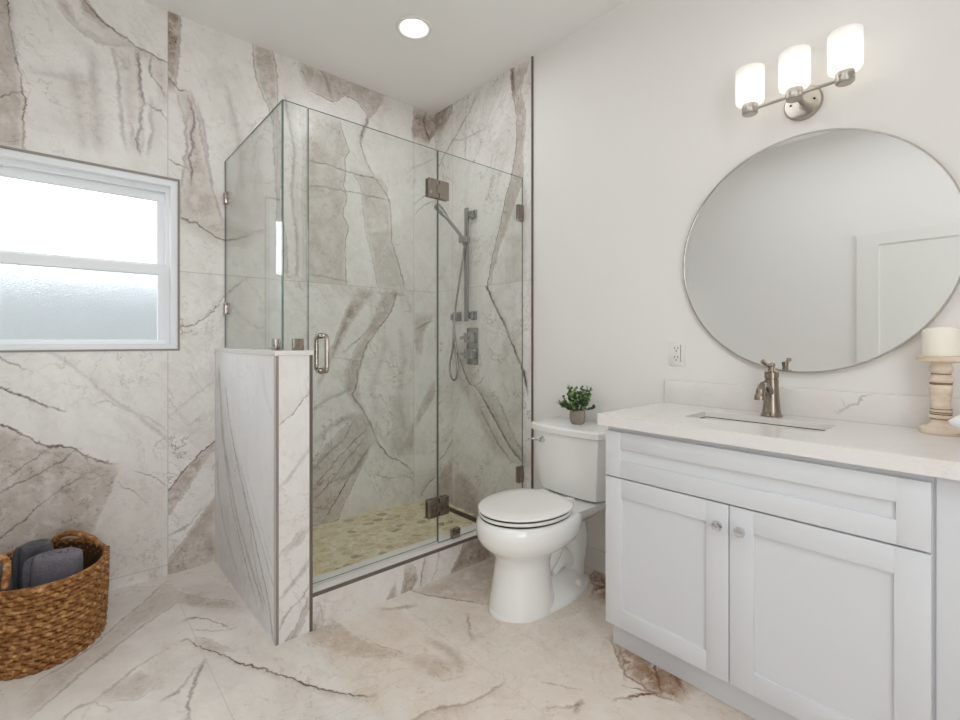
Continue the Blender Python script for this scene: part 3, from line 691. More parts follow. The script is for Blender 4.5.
def tube(bm, pts, r, n=12, closed=False):
    pts = [Vector(p) for p in pts]
    m = len(pts)
    rr = r if isinstance(r, (list, tuple)) else [r] * m
    rings = []; nrm = None
    for i, p in enumerate(pts):
        if closed: d = (pts[(i + 1) % m] - pts[i - 1])
        else: d = pts[min(i + 1, m - 1)] - pts[max(i - 1, 0)]
        d.normalize()
        if nrm is None: nrm = d.orthogonal().normalized()
        nrm = (nrm - d * nrm.dot(d)).normalized()
        b = d.cross(nrm)
        rings.append([p + nrm * (rr[i] * math.cos(2 * PI * k / n)) + b * (rr[i] * math.sin(2 * PI * k / n)) for k in range(n)])
    if closed:
        vr = loft(bm, rings, False, False)
        a, b = vr[-1], vr[0]
        for i in range(n):
            j = (i + 1) % n
            bm.faces.new((a[i], a[j], b[j], b[i]))
    else:
        loft(bm, rings)

def spline(ctrl, k=8):
    """Catmull-Rom through control points"""
    P = [Vector(c) for c in ctrl]
    P = [P[0] * 2 - P[1]] + P + [P[-1] * 2 - P[-2]]
    out = []
    for i in range(1, len(P) - 2):
        for j in range(k):
            t = j / k
            a, b, c, d = P[i - 1], P[i], P[i + 1], P[i + 2]
            out.append(.5 * ((2 * b) + (c - a) * t + (2 * a - 5 * b + 4 * c - d) * t * t + (3 * b - a - 3 * c + d) * t ** 3))
    out.append(P[-2])
    return out

def egg(x0, x1, cy, hw, z, n=48, back=2.8, front=2.0, split=.45):
    """closed outline, blunt at x1 and round at x0"""
    xm = x0 + (x1 - x0) * (1 - split)
    pts = []
    for k in range(n):
        a = 2 * PI * k / n
        c, s = math.cos(a), math.sin(a)
        e = back if c > 0 else front
        rx = (x1 - xm) if c > 0 else (xm - x0)
        pts.append((xm + rx * math.copysign(abs(c) ** (2 / e), c), cy + hw * math.copysign(abs(s) ** (2 / e), s), z))
    return pts

def rrect(x0, x1, y0, y1, z, r, n=6):
    pts = []
    for cx, cy, a0 in ((x1 - r, y1 - r, 0), (x0 + r, y1 - r, 90), (x0 + r, y0 + r, 180), (x1 - r, y0 + r, 270)):
        for k in range(n + 1):
            a = math.radians(a0 + 90 * k / n)
            pts.append((cx + r * math.cos(a), cy + r * math.sin(a), z))
    return pts

def obj(name, bm, mat, parent=None, smooth=35, label=None, bev=0):
    bmesh.ops.recalc_face_normals(bm, faces=bm.faces)
    off = Vector((0, 0, 0)); p = parent
    while p is not None:
        off += p.location; p = p.parent
    if parent is not None: bmesh.ops.translate(bm, verts=bm.verts, vec=-off)
    me = bpy.data.meshes.new(name)
    bm.to_mesh(me); bm.free()
    for m in (mat if isinstance(mat, (list, tuple)) else [mat]): me.materials.append(m)
    if smooth:
        for f in me.polygons: f.use_smooth = True
        me.set_sharp_from_angle(angle=math.radians(smooth))
    o = bpy.data.objects.new(name, me)
    C.objects.link(o)
    if parent is not None: o.parent = parent
    if label: o['label'] = label
    return o

def thing(name, label, cat, loc, group=None):
    o = bpy.data.objects.new(name, None)
    C.objects.link(o)
    o.location = loc; o.empty_display_size = .05
    o['label'] = label; o['category'] = cat
    if group: o['group'] = group
    return o

def tag(o, label, cat, group=None, kind=None):
    o['label'] = label; o['category'] = cat
    if group: o['group'] = group
    if kind: o['kind'] = kind
    return o

def struct(name, bm, mat, label, parent=None, smooth=0):
    o = obj(name, bm, mat, parent, smooth)
    if parent is None:
        o['kind'] = 'structure'; o['label'] = label; o['category'] = name.split('_')[0]
    return o

def dup(root, loc, label):
    r = root.copy(); C.objects.link(r); r.location = loc; r['label'] = label
    for ch in list(root.children):
        c = ch.copy(); C.objects.link(c); c.parent = r
        for g in ch.children:
            d = g.copy(); C.objects.link(d); d.parent = c
    return r

# ------------------------------------------------------------------ room shell
XL, XR, YF, YB, H = -.45, 2.008, -1.0, 2.741, 2.74
WX0, WX1, WZ0, WZ1 = -.40, .442, 1.098, 1.924       # window opening
XP0, XP1, YP = .607, .747, 1.838                     # half wall
ZP = 1.10
YG = 1.89                                            # glass line

bm = B(); box(bm, XL - .1, XR + .1, YF - .1, YB + .16, -.1, 0)
struct('floor', bm, M['marble_floor'], 'beige and white veined marble tile floor')
bm = B(); box(bm, XL - .1, XR + .1, YF - .1, YB + .16, H, H + .1)
struct('ceiling', bm, M['ceiling'], 'plain white painted ceiling')
bm = B()
gx = [XL - .1, WX0, .4, WX1, 1.82, XR + .1]; gz = [0, WZ0, 1.48, WZ1, H]
def solid(i, k): return 0 <= i < 5 and 0 <= k < 4 and not (1 <= i <= 2 and 1 <= k <= 2)
def slot(i, k):
    if i <= 1: return 0 if k >= 3 or (k >= 2 and i == 0) else 1
    if i in (2, 3): return 2 if k >= 2 else 3
    return 2 if k >= 2 else 4
ya, yb = YB, YB + .16
for i in range(5):
    for k in range(4):
        if not solid(i, k): continue
        x0, x1, z0, z1 = gx[i], gx[i + 1], gz[k], gz[k + 1]
        quads = [[(x0, ya, z0), (x1, ya, z0), (x1, ya, z1), (x0, ya, z1)], [(x0, yb, z0), (x0, yb, z1), (x1, yb, z1), (x1, yb, z0)]]
        if not solid(i - 1, k): quads.append([(x0, ya, z0), (x0, ya, z1), (x0, yb, z1), (x0, yb, z0)])
        if not solid(i + 1, k): quads.append([(x1, ya, z0), (x1, yb, z0), (x1, yb, z1), (x1, ya, z1)])
        if not solid(i, k - 1): quads.append([(x0, ya, z0), (x0, yb, z0), (x1, yb, z0), (x1, ya, z0)])
        if not solid(i, k + 1): quads.append([(x0, ya, z1), (x1, ya, z1), (x1, yb, z1), (x0, yb, z1)])
        for q in quads:
            f = bm.faces.new([bm.verts.new(p) for p in q]); f.material_index = slot(i, k)
bmesh.ops.remove_doubles(bm, verts=bm.verts, dist=1e-5)
struct('wall_left', bm, M['marble_left'], 'marble tiled wall with the window')
bm = B(); box(bm, XR, XR + .1, YF - .1, YB, 0, H)
struct('wall_right', bm, M['paint'], 'white painted wall behind the toilet and vanity')
bm = B(); box(bm, XR - .010, XR - .0002, 1.822, YB, 0, H)
struct('wall_shower', bm, M['marble_right'], 'marble tiled shower wall carrying the hand shower')
bm = B(); box(bm, XL - .1, XL, YF - .1, YB, 0, H)
struct('wall_back', bm, M['paint'], 'plain white wall seen in the round mirror')
bm = B()
FX0, FX1, FZ0, FZ1 = -.40, .58, .40, 2.40
box(bm, XL - .1, FX0, YF - .1, YF, 0, H); box(bm, FX1, XR, YF - .1, YF, 0, H); box(bm, FX0, FX1, YF - .1, YF, 0, FZ0); box(bm, FX0, FX1, YF - .1, YF, FZ1, H)
struct('wall_front', bm, M['paint'], 'plain white wall behind the camera')

# half wall beside the shower, its cap and metal edges
bm = B(); box(bm, XP0, XP1, YP, YB, 0, ZP - .018)
for f in bm.faces: f.material_index = 1 if abs(f.normal.y) > .5 or f.calc_center_median().y < YP + .001 else 0
pw = struct('wall_half', bm, [M['marble_pony'], M['marble_end']], 'marble clad half wall beside the shower')
for f in pw.data.polygons: f.material_index = 1 if abs(f.normal.y) > .5 else 0
bm = B(); box(bm, XP0 - .004, XP1 + .004, YP - .004, YB, ZP - .018, ZP, .0015)
struct('trim_1', bm, M['cap'], 'pale stone cap on the half wall')
bm = B(); box(bm, XP0 + .0003, XP0 + .012, YP - .0015, YP + .003, 0, ZP - .0182)
struct('trim_2', bm, M['edge'], 'grey metal edge on the outer corner of the half wall')
bm = B(); box(bm, XP0 - .0015, XP0 + .0002, YP - .0015, YP + .014, 0, ZP - .0182)
struct('trim_9', bm, M['light_edge'], 'pale strip along the outer corner of the half wall')
bm = B(); box(bm, XP1 - .011, XP1 + .0015, YP - .0015, YP + .008, 0, ZP - .018)
struct('trim_3', bm, M['edge_dark'], 'dark metal edge between half wall and shower')
bm = B(); box(bm, XP0 - .002, XP0 + .004, YB - .006, YB, 0, ZP - .018)
struct('trim_4', bm, M['light_edge'], 'pale joint strip where the half wall meets the window wall')

# shower kerb
bm = B(); box(bm, XP1, XR - .010, YP, 1.962, 0, .130)
struct('kerb', bm, M['marble_kerb'], 'marble kerb along the shower front')
bm = B(); box(bm, XP1, XR - .010, YP + .006, 1.966, .130, .143, .001)
struct('trim_5', bm, M['kerb_top'], 'pale marble top of the shower kerb')
bm = B(); box(bm, XP1 + .0016, XR - .010, YP - .0015, YP + .006, .130, .1435)
struct('trim_6', bm, M['edge_dark'], 'dark metal edge along the top of the shower kerb')
bm = B(); box(bm, XR - .0115, XR + .002, 1.8145, 1.822, 0, H)
struct('trim_7', bm, M['edge_dark'], 'dark metal edge where the shower tile ends')

# sloped pebble floor
bm = B()
def zf(x): return .064 - .036 * (x - .737) / 1.25
loft(bm, [[(XP1, 1.962, 0), (XR - .010, 1.962, 0), (XR - .010, YB, 0), (XP1, YB, 0)],
          [(XP1, 1.962, zf(XP1)), (XR - .010, 1.962, zf(2)), (XR - .010, YB, zf(2)), (XP1, YB, zf(XP1))]])
struct('floor_shower', bm, M['pebble'], 'cream and tan sliced pebble shower floor')

# skirting behind the toilet
bm = B(); box(bm, XR - .014, XR, 1.035, 1.813, 0, .105, .003)
struct('baseboard_right', bm, M['trim'], 'white skirting board behind the toilet')

# window
b = B()
box(b, WX0, WX1, YB + .005, YB + .11, WZ1 - .03, WZ1); box(b, WX0, WX1, YB + .005, YB + .11, WZ0, WZ0 + .022)
box(b, WX0, WX0 + .03, YB + .005, YB + .11, WZ0 + .022, WZ1 - .03); box(b, WX1 - .03, WX1, YB + .005, YB + .11, WZ0 + .022, WZ1 - .03)
box(b, WX0 + .03, WX1 - .03, YB + .045, YB + .11, WZ1 - .055, WZ1 - .03)
box(b, WX0 + .03, WX0 + .045, YB + .045, YB + .11, WZ0 + .022, WZ1 - .055); box(b, WX1 - .045, WX1 - .03, YB + .045, YB + .11, WZ0 + .022, WZ1 - .055)
win = struct('window_1', b, M['vinyl'], 'white vinyl single hung window in the marble wall')
ix0, ix1, izb, izt, zm = WX0 + .045, WX1 - .045, WZ0 + .022, WZ1 - .055, 1.480
def sash(name, z0, z1, y, st, pane):
    b = B()
    box(b, ix0, ix1, y, y + .03, z1 - st[1], z1, .002); box(b, ix0, ix1, y, y + .03, z0, z0 + st[0], .002)
    box(b, ix0, ix0 + .032, y, y + .03, z0 + st[0], z1 - st[1]); box(b, ix1 - .032, ix1, y, y + .03, z0 + st[0], z1 - st[1])
    s = struct(name, b, M['vinyl'], None, win)
    b = B(); box(b, ix0 + .025, ix1 - .025, y + .012, y + .018, z0 + .012, z1 - .012)
    struct('pane', b, pane, None, s)
sash('upper_sash', zm + .003, izt, YB + .074, (.034, .040), M['pane'])
sash('lower_sash', izb, zm + .026, YB + .040, (.022, .046), M['frost'])
b = B(); box(b, -.03, .03, YB + .052, YB + .072, zm + .026, zm + .034, .002); struct('sash_lock', b, M['vinyl'], None, win)
bm = B()
for a in ((WX0 - .008, WX1 + .008, WZ1 - .001, WZ1 + .008), (WX0 - .008, WX1 + .008, WZ0 - .008, WZ0 + .001), (WX1 - .001, WX1 + .008, WZ0, WZ1), (WX0 - .008, WX0 + .001, WZ0, WZ1)):
    box(bm, a[0], a[1], YB - .003, YB + .05, a[2], a[3])
struct('trim_8', bm, M['edge'], 'thin grey metal edge around the window opening')
bm = B(); box(bm, -6, 6, 6.5, 6.6, 0, 2.02)  # backdrop added to tone down what shows through the frosted pane
struct('wall_added_outside', bm, M['outside'], 'grey wall added outside to darken the frosted pane')
bm = B(); box(bm, -6, 6, YB + .2, 9, -.1, 0)
struct('ground_outside', bm, M['outside'], 'pale paving outside the window')

bm = B()
for a in ((FX0, FX1, FZ1 - .05, FZ1), (FX0, FX1, FZ0, FZ0 + .05), (FX0, FX0 + .05, FZ0, FZ1), (FX1 - .05, FX1, FZ0, FZ1), ((FX0 + FX1) / 2 - .025, (FX0 + FX1) / 2 + .025, FZ0, FZ1)):
    box(bm, a[0], a[1], YF - .09, YF - .02, a[2], a[3])
w2 = struct('window_added', bm, M['vinyl'], 'white framed window added behind the camera to bring in soft light')  # unseen window added as a large soft daylight source
bm = B(); box(bm, FX0 + .05, FX1 - .05, YF - .058, YF - .052, FZ0 + .05, FZ1 - .05); struct('pane', bm, M['pane'], None, w2)
# door in the wall behind, visible in the mirror
bm = B()
dx0, dx1 = XL, XL + .014
box(bm, dx0, dx1, .669, .796, 0, 1.915); box(bm, dx0, dx1, -.09, .037, 0, 1.915); box(bm, dx0, dx1, .037, .669, 1.833, 1.915)
box(bm, dx0, dx1, .037, .669, 0, .20); box(bm, dx0, dx0 + .005, .037, .669, 0, 1.90)
dr = struct('door_1', bm, M['trim'], 'white panelled door reflected in the mirror')
bm = B(); lathe_axis(bm, [(.026, 0), (.026, .006), (.011, .010), (.011, .040), (.026, .046), (.029, .058), (.024, .066), (.0, .068)], (dx1, -.03, .95), (1, 0, 0))
struct('door_handle', bm, M['nickel'], None, dr, 40)

# ------------------------------------------------------------------ ceiling lamps
def downlight(x, y, label):
    t = thing('recessed_downlight', label, 'light', (x, y, H), 'recessed ceiling lights')
    b = B(); lathe(b, [(.050, H - .0005), (.090, H - .0005), (.091, H - .006), (.086, H - .011), (.080, H - .011), (.052, H - .004), (.050, H - .002)], x, y, 48, False)
    obj('trim_ring', b, M['trim'], t)
    b = B(); lathe(b, [(.0, H - .0032), (.0512, H - .0032)], x, y, 48, False)
    obj('lamp_disc', b, M['lamp'], t, 0)
    return t
dl = downlight(1.361, 2.047, 'lit round recessed ceiling light above the shower')
for x, y, l in ((.30, .55, 'unseen recessed ceiling light added over the middle of the room for fill'), (.45, -.50, 'unseen recessed ceiling light added near the front wall for fill'), (.35, 1.20, 'unseen recessed ceiling light added toward the window side for fill')):  # three out-of-view lamps added to fill the room with light
    dup(dl, (x, y, H), l)

# ------------------------------------------------------------------ shower glass
def pane(bm, x0, x1, y0, y1, z0, z1, bright=()):
    """glass slab, large faces glass (0), edges green (1)"""
    fs = box(bm, x0, x1, y0, y1, z0, z1)
    ax = 0 if (x1 - x0) < (y1 - y0) else 1
    for f in fs:
        f.normal_update()
        f.material_index = 0 if abs(f.normal[ax]) > .9 else (2 if abs(f.normal.z) > .9 else 1)
GM = [M['glass'], M['glass_edge'], M['glass_edge_pale']]
GP = [M['glass'], M['glass_edge_pale'], M['glass_edge_pale']]
ZT = 2.072
def clip(parent, x0, x1, y0, y1, z0, z1):
    b = B(); box(b, x0, x1, y0, y1, z0, z1, .0015); obj('clip', b, M['bronze'], parent)

t = thing('glass_panel', 'large clear glass return panel standing on the half wall, fixed to the window wall', 'glass panel', (.653, 2.3, ZP))
b = B(); pane(b, .649, .657, YG + .005, YB - .003, ZP + .003, ZT); obj('pane', b, GM, t, 0)
for z in (1.876, 1.303): clip(t, .642, .664, YB - .045, YB - .001, z - .03, z + .03)
clip(t, .642, .664, 1.945, 1.99, ZP + .0005, ZP + .046)

t = thing('glass_panel', 'narrow clear glass strip at the shower corner, left of the glass door', 'glass panel', (.70, YG, ZP))
b = B(); pane(b, .650, .748, YG - .004, YG + .004, ZP + .003, ZT); obj('pane', b, GP, t, 0)
clip(t, .690, .732, YG - .011, YG + .011, ZP + .0005, ZP + .046)

door = thing('shower_door', 'frameless clear glass shower door with a looped polished metal pull handle', 'shower door', (1.07, YG, .15))
b = B(); pane(b, .753, 1.392, YG - .004, YG + .004, .156, ZT); obj('pane', b, GM, door, 0)
hx = .807
b = B()
def cpull(s):
    y0, y1, za, zb, r = YG + s * .004, YG + s * .052, 1.014, 1.158, .018
    pts = [(hx, y0, za)]
    for k in range(7):
        a = PI / 2 * k / 6; pts.append((hx, y1 - s * r + s * r * math.sin(a), za + r - r * math.cos(a)))
    for k in range(7):
        a = PI / 2 * k / 6; pts.append((hx, y1 - s * r + s * r * math.cos(a), zb - r + r * math.sin(a)))
    pts.append((hx, y0, zb))
    tube(b, pts, .0095, 14)
    for z in (za, zb): lathe_axis(b, [(.013, 0), (.013, .004)], (hx, YG + s * .004, z), (0, s, 0), 20)
cpull(-1); cpull(1)
obj('pull_handle', b, M['polished'], door, 50, 'polished nickel back to back pull handle')
for z in (1.878, .325):
    b = B()
    for s in (-1, 1):
        box(b, 1.330, 1.393, YG + min(s * .0043, s * .014), YG + max(s * .0043, s * .014), z - .045, z + .045, .0015)
        box(b, 1.397, 1.455, YG + min(s * .0043, s * .014), YG + max(s * .0043, s * .014), z - .045, z + .045, .0015)
        box(b, 1.380, 1.410, YG + min(s * .0135, s * .017), YG + max(s * .0135, s * .017), z - .022, z + .022, .001)
    box(b, 1.3925, 1.3975, YG - .016, YG + .016, z - .022, z + .022)
    obj('hinge', b, M['bronze'], door, 35, 'bronze toned glass to glass hinge')

t = thing('glass_panel', 'fixed clear glass panel between the glass door and the toilet wall', 'glass panel', (1.7, YG, .145))
b = B(); pane(b, 1.398, 1.9965, YG - .004, YG + .004, .1455, ZT); obj('pane', b, GP, t, 0)
for z in (1.868, .375): clip(t, 1.955, 1.9975, YG - .012, YG + .012, z - .045, z + .045)
clip(t, 1.480, 1.530, YG - .012, YG + .012, .1436, .190)

# ------------------------------------------------------------------ shower fittings
XS = XR - .010
t = thing('linear_drain', 'dark steel linear drain along the shower wall', 'drain', (1.93, 2.35, .03))
b = B(); box(b, 1.905, 1.955, 2.02, 2.70, zf(1.93) - .004, zf(1.93) + .004, .001); obj('grate', b, M['drain'], t)

hs = thing('hand_shower', 'steel hand shower on a slide bar with a looped hose', 'hand shower', (XS, 2.33, 1.25))
b = B(); box(b, 1.944, 1.962, 2.322, 2.352, 1.262, 1.985, .003); obj('slide_bar', b, M['steel'], hs)
for z in (1.945, 1.300):
    b = B(); box(b, 1.962, XS, 2.300, 2.335, z - .022, z + .022, .003); box(b, XS - .014, XS, 2.285, 2.335, z - .028, z + .028, .003); obj('bracket', b, M['steel'], hs)
b = B(); box(b, 1.905, 1.966, 2.316, 2.362, 1.760, 1.800, .004); obj('holder', b, M['steel'], hs)
b = B()
tube(b, spline([(1.928, 2.330, 1.745), (1.915, 2.345, 1.80), (1.875, 2.380, 1.870), (1.835, 2.412, 1.935)], 6), .011, 14)
tube(b, spline([(1.845, 2.405, 1.920), (1.81, 2.430, 1.970), (1.788, 2.446, 1.998)], 6), [.014] * 2 + [.020] * 3 + [.023] * 6 + [.020, .012], 16)
obj('wand', b, M['steel'], hs, 50)
b = B()
tube(b, spline([(1.930, 2.330, 1.745), (1.935, 2.345, 1.70), (1.940, 2.40, 1.50), (1.945, 2.45, 1.30), (1.945, 2.465, 1.12), (1.945, 2.500, 0.97), (1.945, 2.482, .895),
    (1.945, 2.440, .885), (1.945, 2.420, .95), (1.948, 2.438, 1.08), (1.950, 2.458, 1.20), (1.958, 2.478, 1.28)], 10), .0065, 10)
obj('hose', b, M['steel'], hs, 60)
b = B(); box(b, XS - .012, XS, 2.440, 2.525, 1.268, 1.330, .003); box(b, XS - .05, XS - .012, 2.462, 2.500, 1.275, 1.315, .004); obj('wall_elbow', b, M['steel'], hs)

t = thing('shower_valve', 'square steel shower valve plate with two block knobs', 'shower valve', (XS, 2.325, 1.1))
b = B(); box(b, XS - .010, XS, 2.272, 2.378, .985, 1.222, .003); obj('plate', b, M['steel'], t)
for z in (1.158, 1.055):
    b = B(); box(b, XS - .058, XS - .010, 2.288, 2.352, z - .032, z + .032, .004); k = obj('knob', b, M['steel'], t)
    b = B(); box(b, XS - .074, XS - .058, 2.300, 2.372, z - .010, z + .010, .003); obj('lever', b, M['steel'], k)

# ------------------------------------------------------------------ toilet
CY = 1.425
wc = thing('toilet', 'white two piece toilet with closed lid between shower and vanity', 'toilet', (1.62, CY, 0))
b = B()
sec = [(0, 1.345, 1.645, .131, 2.2), (.012, 1.345, 1.645, .132, 2.2), (.06, 1.354, 1.636, .124, 2.2), (.12, 1.364, 1.630, .116, 2.2), (.18, 1.372, 1.626, .109, 2.2), (.222, 1.376, 1.634, .110, 2.2),
       (.245, 1.360, 1.67, .128, 2.2), (.268, 1.332, 1.72, .158, 2.3), (.295, 1.304, 1.76, .183, 2.4), (.325, 1.289, 1.78, .194, 2.5), (.360, 1.287, 1.79, .195, 2.5), (.385, 1.293, 1.79, .191, 2.5), (.3955, 1.310, 1.785, .176, 2.5)]
loft(b, [egg(x0, x1, CY, hw, z, 56, bk) for z, x0, x1, hw, bk in sec])
# deck that carries the tank
dk = [(.300, 1.70, 1.93, .085), (.335, 1.68, 1.965, .120), (.365, 1.67, 1.985, .150), (.396, 1.66, 1.988, .165)]
loft(b, [rrect(x0, x1, CY - w, CY + w, z, .05) for z, x0, x1, w in dk])
# foot behind the column, and the trapway
ft = [(0, 1.340, 1.925, .135), (.014, 1.340, 1.925, .135), (.020, 1.346, 1.920, .129), (.034, 1.38, 1.905, .106), (.075, 1.45, 1.875, .066)]
loft(b, [egg(x0, x1, CY, w, z, 56, 2.2, 2.2, .5) for z, x0, x1, w in ft])
tube(b, spline([(1.60, CY, .14), (1.665, CY, .19), (1.71, CY, .265), (1.775, CY, .305), (1.835, CY, .28), (1.862, CY, .20), (1.845, CY, .10), (1.84, CY, .02)], 8), .068, 24)
tube(b, spline([(1.66, CY, .10), (1.74, CY, .13), (1.80, CY, .11), (1.86, CY, .05)], 6), .050, 20)
obj('bowl', b, M['ceramic'], wc, 50)
for s in (-1, 1):
    b = B(); lathe(b, [(.0155, .018), (.0155, .042), (.012, .051), (.0, .054)], 1.775, CY + s * .094, 20); obj('bolt_cap', b, M['seat'], wc)
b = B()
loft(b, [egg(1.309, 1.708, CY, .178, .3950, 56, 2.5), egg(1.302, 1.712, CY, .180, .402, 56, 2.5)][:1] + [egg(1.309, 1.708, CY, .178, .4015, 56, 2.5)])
obj('seat_gap_shade', b, M['gap'], wc)  # dark slab that paints the shade between bowl and seat
b = B(); loft(b, [egg(1.308, 1.714, CY, .180, .4015, 56, 2.5), egg(1.304, 1.718, CY, .183, .405, 56, 2.5), egg(1.304, 1.718, CY, .183, .411, 56, 2.5), egg(1.310, 1.714, CY, .178, .4145, 56, 2.5)])
st = obj('seat', b, M['seat'], wc, 45)
b = B(); loft(b, [egg(1.309, 1.708, CY, .178, .4146, 56, 2.5), egg(1.309, 1.708, CY, .178, .4214, 56, 2.5)]); obj('lid_gap_shade', b, M['gap'], wc)  # dark slab standing in for the shade line under the lid
b = B(); loft(b, [egg(1.306, 1.717, CY, .182, .4215, 56, 2.5), egg(1.302, 1.722, CY, .185, .4245, 56, 2.5), egg(1.303, 1.722, CY, .184, .430, 56, 2.5), egg(1.316, 1.714, CY, .174, .4345, 56, 2.5), egg(1.37, 1.68, CY, .128, .4365, 56, 2.5), egg(1.45, 1.62, CY, .06, .4372, 56, 2.5)])
obj('seat_lid', b, M['seat'], wc, 50)
for s in (-1, 1):
    b = B(); box(b, 1.712, 1.748, CY + s * .075 - .02, CY + s * .075 + .02, .396, .428, .006); obj('seat_hinge', b, M['seat'], wc)
def tank_ring(z, hw, xf, bow, r=.035, grow=0):
    xb = 1.988
    pts = []
    n = 24
    for k in range(n + 1):                      # bowed front, left to right
        y = hw - 2 * hw * k / n
        f = abs(y) / hw
        corner = 0 if f < .86 else (1 - math.sqrt(max(0, 1 - ((f - .86) / .14) ** 2))) * r
        pts.append((xf - bow * (1 - f * f) + corner, CY + y, z))
    pts += [(xb, CY - hw * .98, z), (xb, CY + hw * .98, z)]
    return pts
b = B()
loft(b, [tank_ring(.3962, .150, 1.835, .015), tank_ring(.41, .176, 1.818, .022), tank_ring(.45, .184, 1.808, .025), tank_ring(.58, .197, 1.798, .027), tank_ring(.695, .207, 1.792, .028)])
obj('tank', b, M['ceramic'], wc, 40)
b = B()
loft(b, [tank_ring(.6955, .206, 1.793, .028), tank_ring(.699, .217, 1.782, .030), tank_ring(.724, .219, 1.779, .031), tank_ring(.733, .214, 1.784, .030), tank_ring(.736, .200, 1.798, .028)])
obj('tank_lid', b, M['ceramic'], wc, 40)
b = B()
lathe_axis(b, [(.0145, 0), (.016, -.004), (.016, -.010), (.011, -.016), (.011, -.024)], (1.7755, 1.540, .658), (1, 0, 0), 24)
tube(b, [(1.752, 1.540, .658), (1.747, 1.556, .658), (1.747, 1.586, .657)], [.006, .0055, .007], 12)
obj('flush_lever', b, M['chrome'], wc, 50, 'chrome flush lever')
b = B(); tube(b, spline([(1.95, 1.56, .30), (1.93, 1.585, .24), (1.96, 1.60, .18), (1.995, 1.60, .16)], 6), .006, 10); obj('supply_hose', b, M['steel'], wc, 50)

# potted plant on the tank
px, py, pz = 1.885, 1.418, .7362
pl = thing('potted_plant', 'small bushy green plant in a round grey stone pot on the toilet tank', 'plant', (px, py, pz))
b = B(); lathe(b, [(.0, pz), (.026, pz), (.034, pz + .012), (.0385, pz + .032), (.037, pz + .054), (.035, pz + .068), (.031, pz + .068), (.031, pz + .058), (.0, pz + .056)], px, py, 32, False)
obj('pot', b, M['pot'], pl)
b = B(); lathe(b, [(.0, pz + .062), (.0305, pz + .060), (.0305, pz + .056), (0, pz + .056)], px, py, 24, False); obj('soil', b, M['soil'], pl)
stems = B(); lv = [B(), B()]
def leaf(bm, p, d, L, W):
    d = d.normalized(); s = d.cross(Vector((rnd.uniform(-1, 1), rnd.uniform(-1, 1), rnd.uniform(-.4, 1)))).normalized(); n = s.cross(d)
    r = [(0, .0), (.25, .8), (.55, 1.0), (.82, .62), (1, 0)]
    prev = None
    for a, w in r:
        c = p + d * (L * a) + n * (-.25 * L * a * a)
        cur = [bm.verts.new(c + s * (W * w + .0003) + n * (.18 * W * w)), bm.verts.new(c), bm.verts.new(c - s * (W * w + .0003) + n * (.18 * W * w))]
        if prev:
            bm.faces.new((prev[0], prev[1], cur[1], cur[0])); bm.faces.new((prev[1], prev[2], cur[2], cur[1]))
        prev = cur
for k in range(54):
    a = rnd.uniform(0, 2 * PI); tilt = rnd.uniform(.02, 1.08)
    L = rnd.uniform(.085, .135) * (1.0 - .26 * tilt)
    d = Vector((math.cos(a) * math.sin(tilt), math.sin(a) * math.sin(tilt), math.cos(tilt)))
    p0 = Vector((px + .016 * math.cos(a), py + .016 * math.sin(a), pz + .058))
    pts = [p0 + d * (L * t) + Vector((0, 0, -.014 * t * t * tilt)) for t in (0, .25, .5, .75, 1)]
    tube(stems, pts, [.0013, .0012, .0011, .001, .0006], 5)
    for j in range(11):
        t = .28 + .72 * j / 10
        p = p0 + d * (L * t) + Vector((0, 0, -.014 * t * t * tilt))
        ld = d * .5 + Vector((rnd.uniform(-1, 1), rnd.uniform(-1, 1), rnd.uniform(-.4, .8)))
        leaf(lv[0 if rnd.random() < .7 else 1], p, ld, rnd.uniform(.013, .021), rnd.uniform(.0045, .007))
obj('stems', stems, M['leaf'], pl, 60)
for q, m in zip(lv, ('leaf', 'leaf_pale')): obj('foliage', q, M[m], pl, 60)

# ------------------------------------------------------------------ vanity
VX, VY0, VY1, VT = 1.515, .130, 1.015, .8275
van = thing('vanity_cabinet', 'white shaker vanity cabinet with one wide drawer over two doors', 'cabinet', (1.76, .57, 0))
b = B()
box(b, VX + .020, XR - .001, VY0, VY0 + .016, .100, VT); box(b, VX + .020, XR - .001, VY1 - .016, VY1, .100, VT)
box(b, VX + .020, XR - .001, VY0 + .016, VY1 - .016, .100, .126); box(b, VX + .020, VX + .036, VY0 + .016, VY1 - .016, .126, VT); box(b, XR - .013, XR - .001, VY0 + .016, VY1 - .016, .126, VT)
obj('body', b, M['cabinet'], van)
b = B(); box(b, VX + .054, XR - .02, VY0 + .004, VY1 + .0, 0, .0995); obj('toe_kick', b, M['cabinet'], van)
def shaker(bm, y0, y1, z0, z1, st, rl=None):
    rl = rl or st
    x0, x1 = VX, VX + .0195
    box(bm, x0, x1, y0, y0 + st, z0, z1, .0012); box(bm, x0, x1, y1 - st, y1, z0, z1, .0012)
    box(bm, x0 + .0002, x1, y0 + st - .001, y1 - st + .001, z1 - rl, z1, .0012); box(bm, x0 + .0002, x1, y0 + st - .001, y1 - st + .001, z0, z0 + rl, .0012)
    box(bm, x0 + .009, x1, y0 + st - .002, y1 - st + .002, z0 + rl - .002, z1 - rl + .002)
b = B(); shaker(b, VY0 + .005, VY1 - .002, .645, .808, .062, .060)
obj('drawer_front', b, M['cabinet'], van)
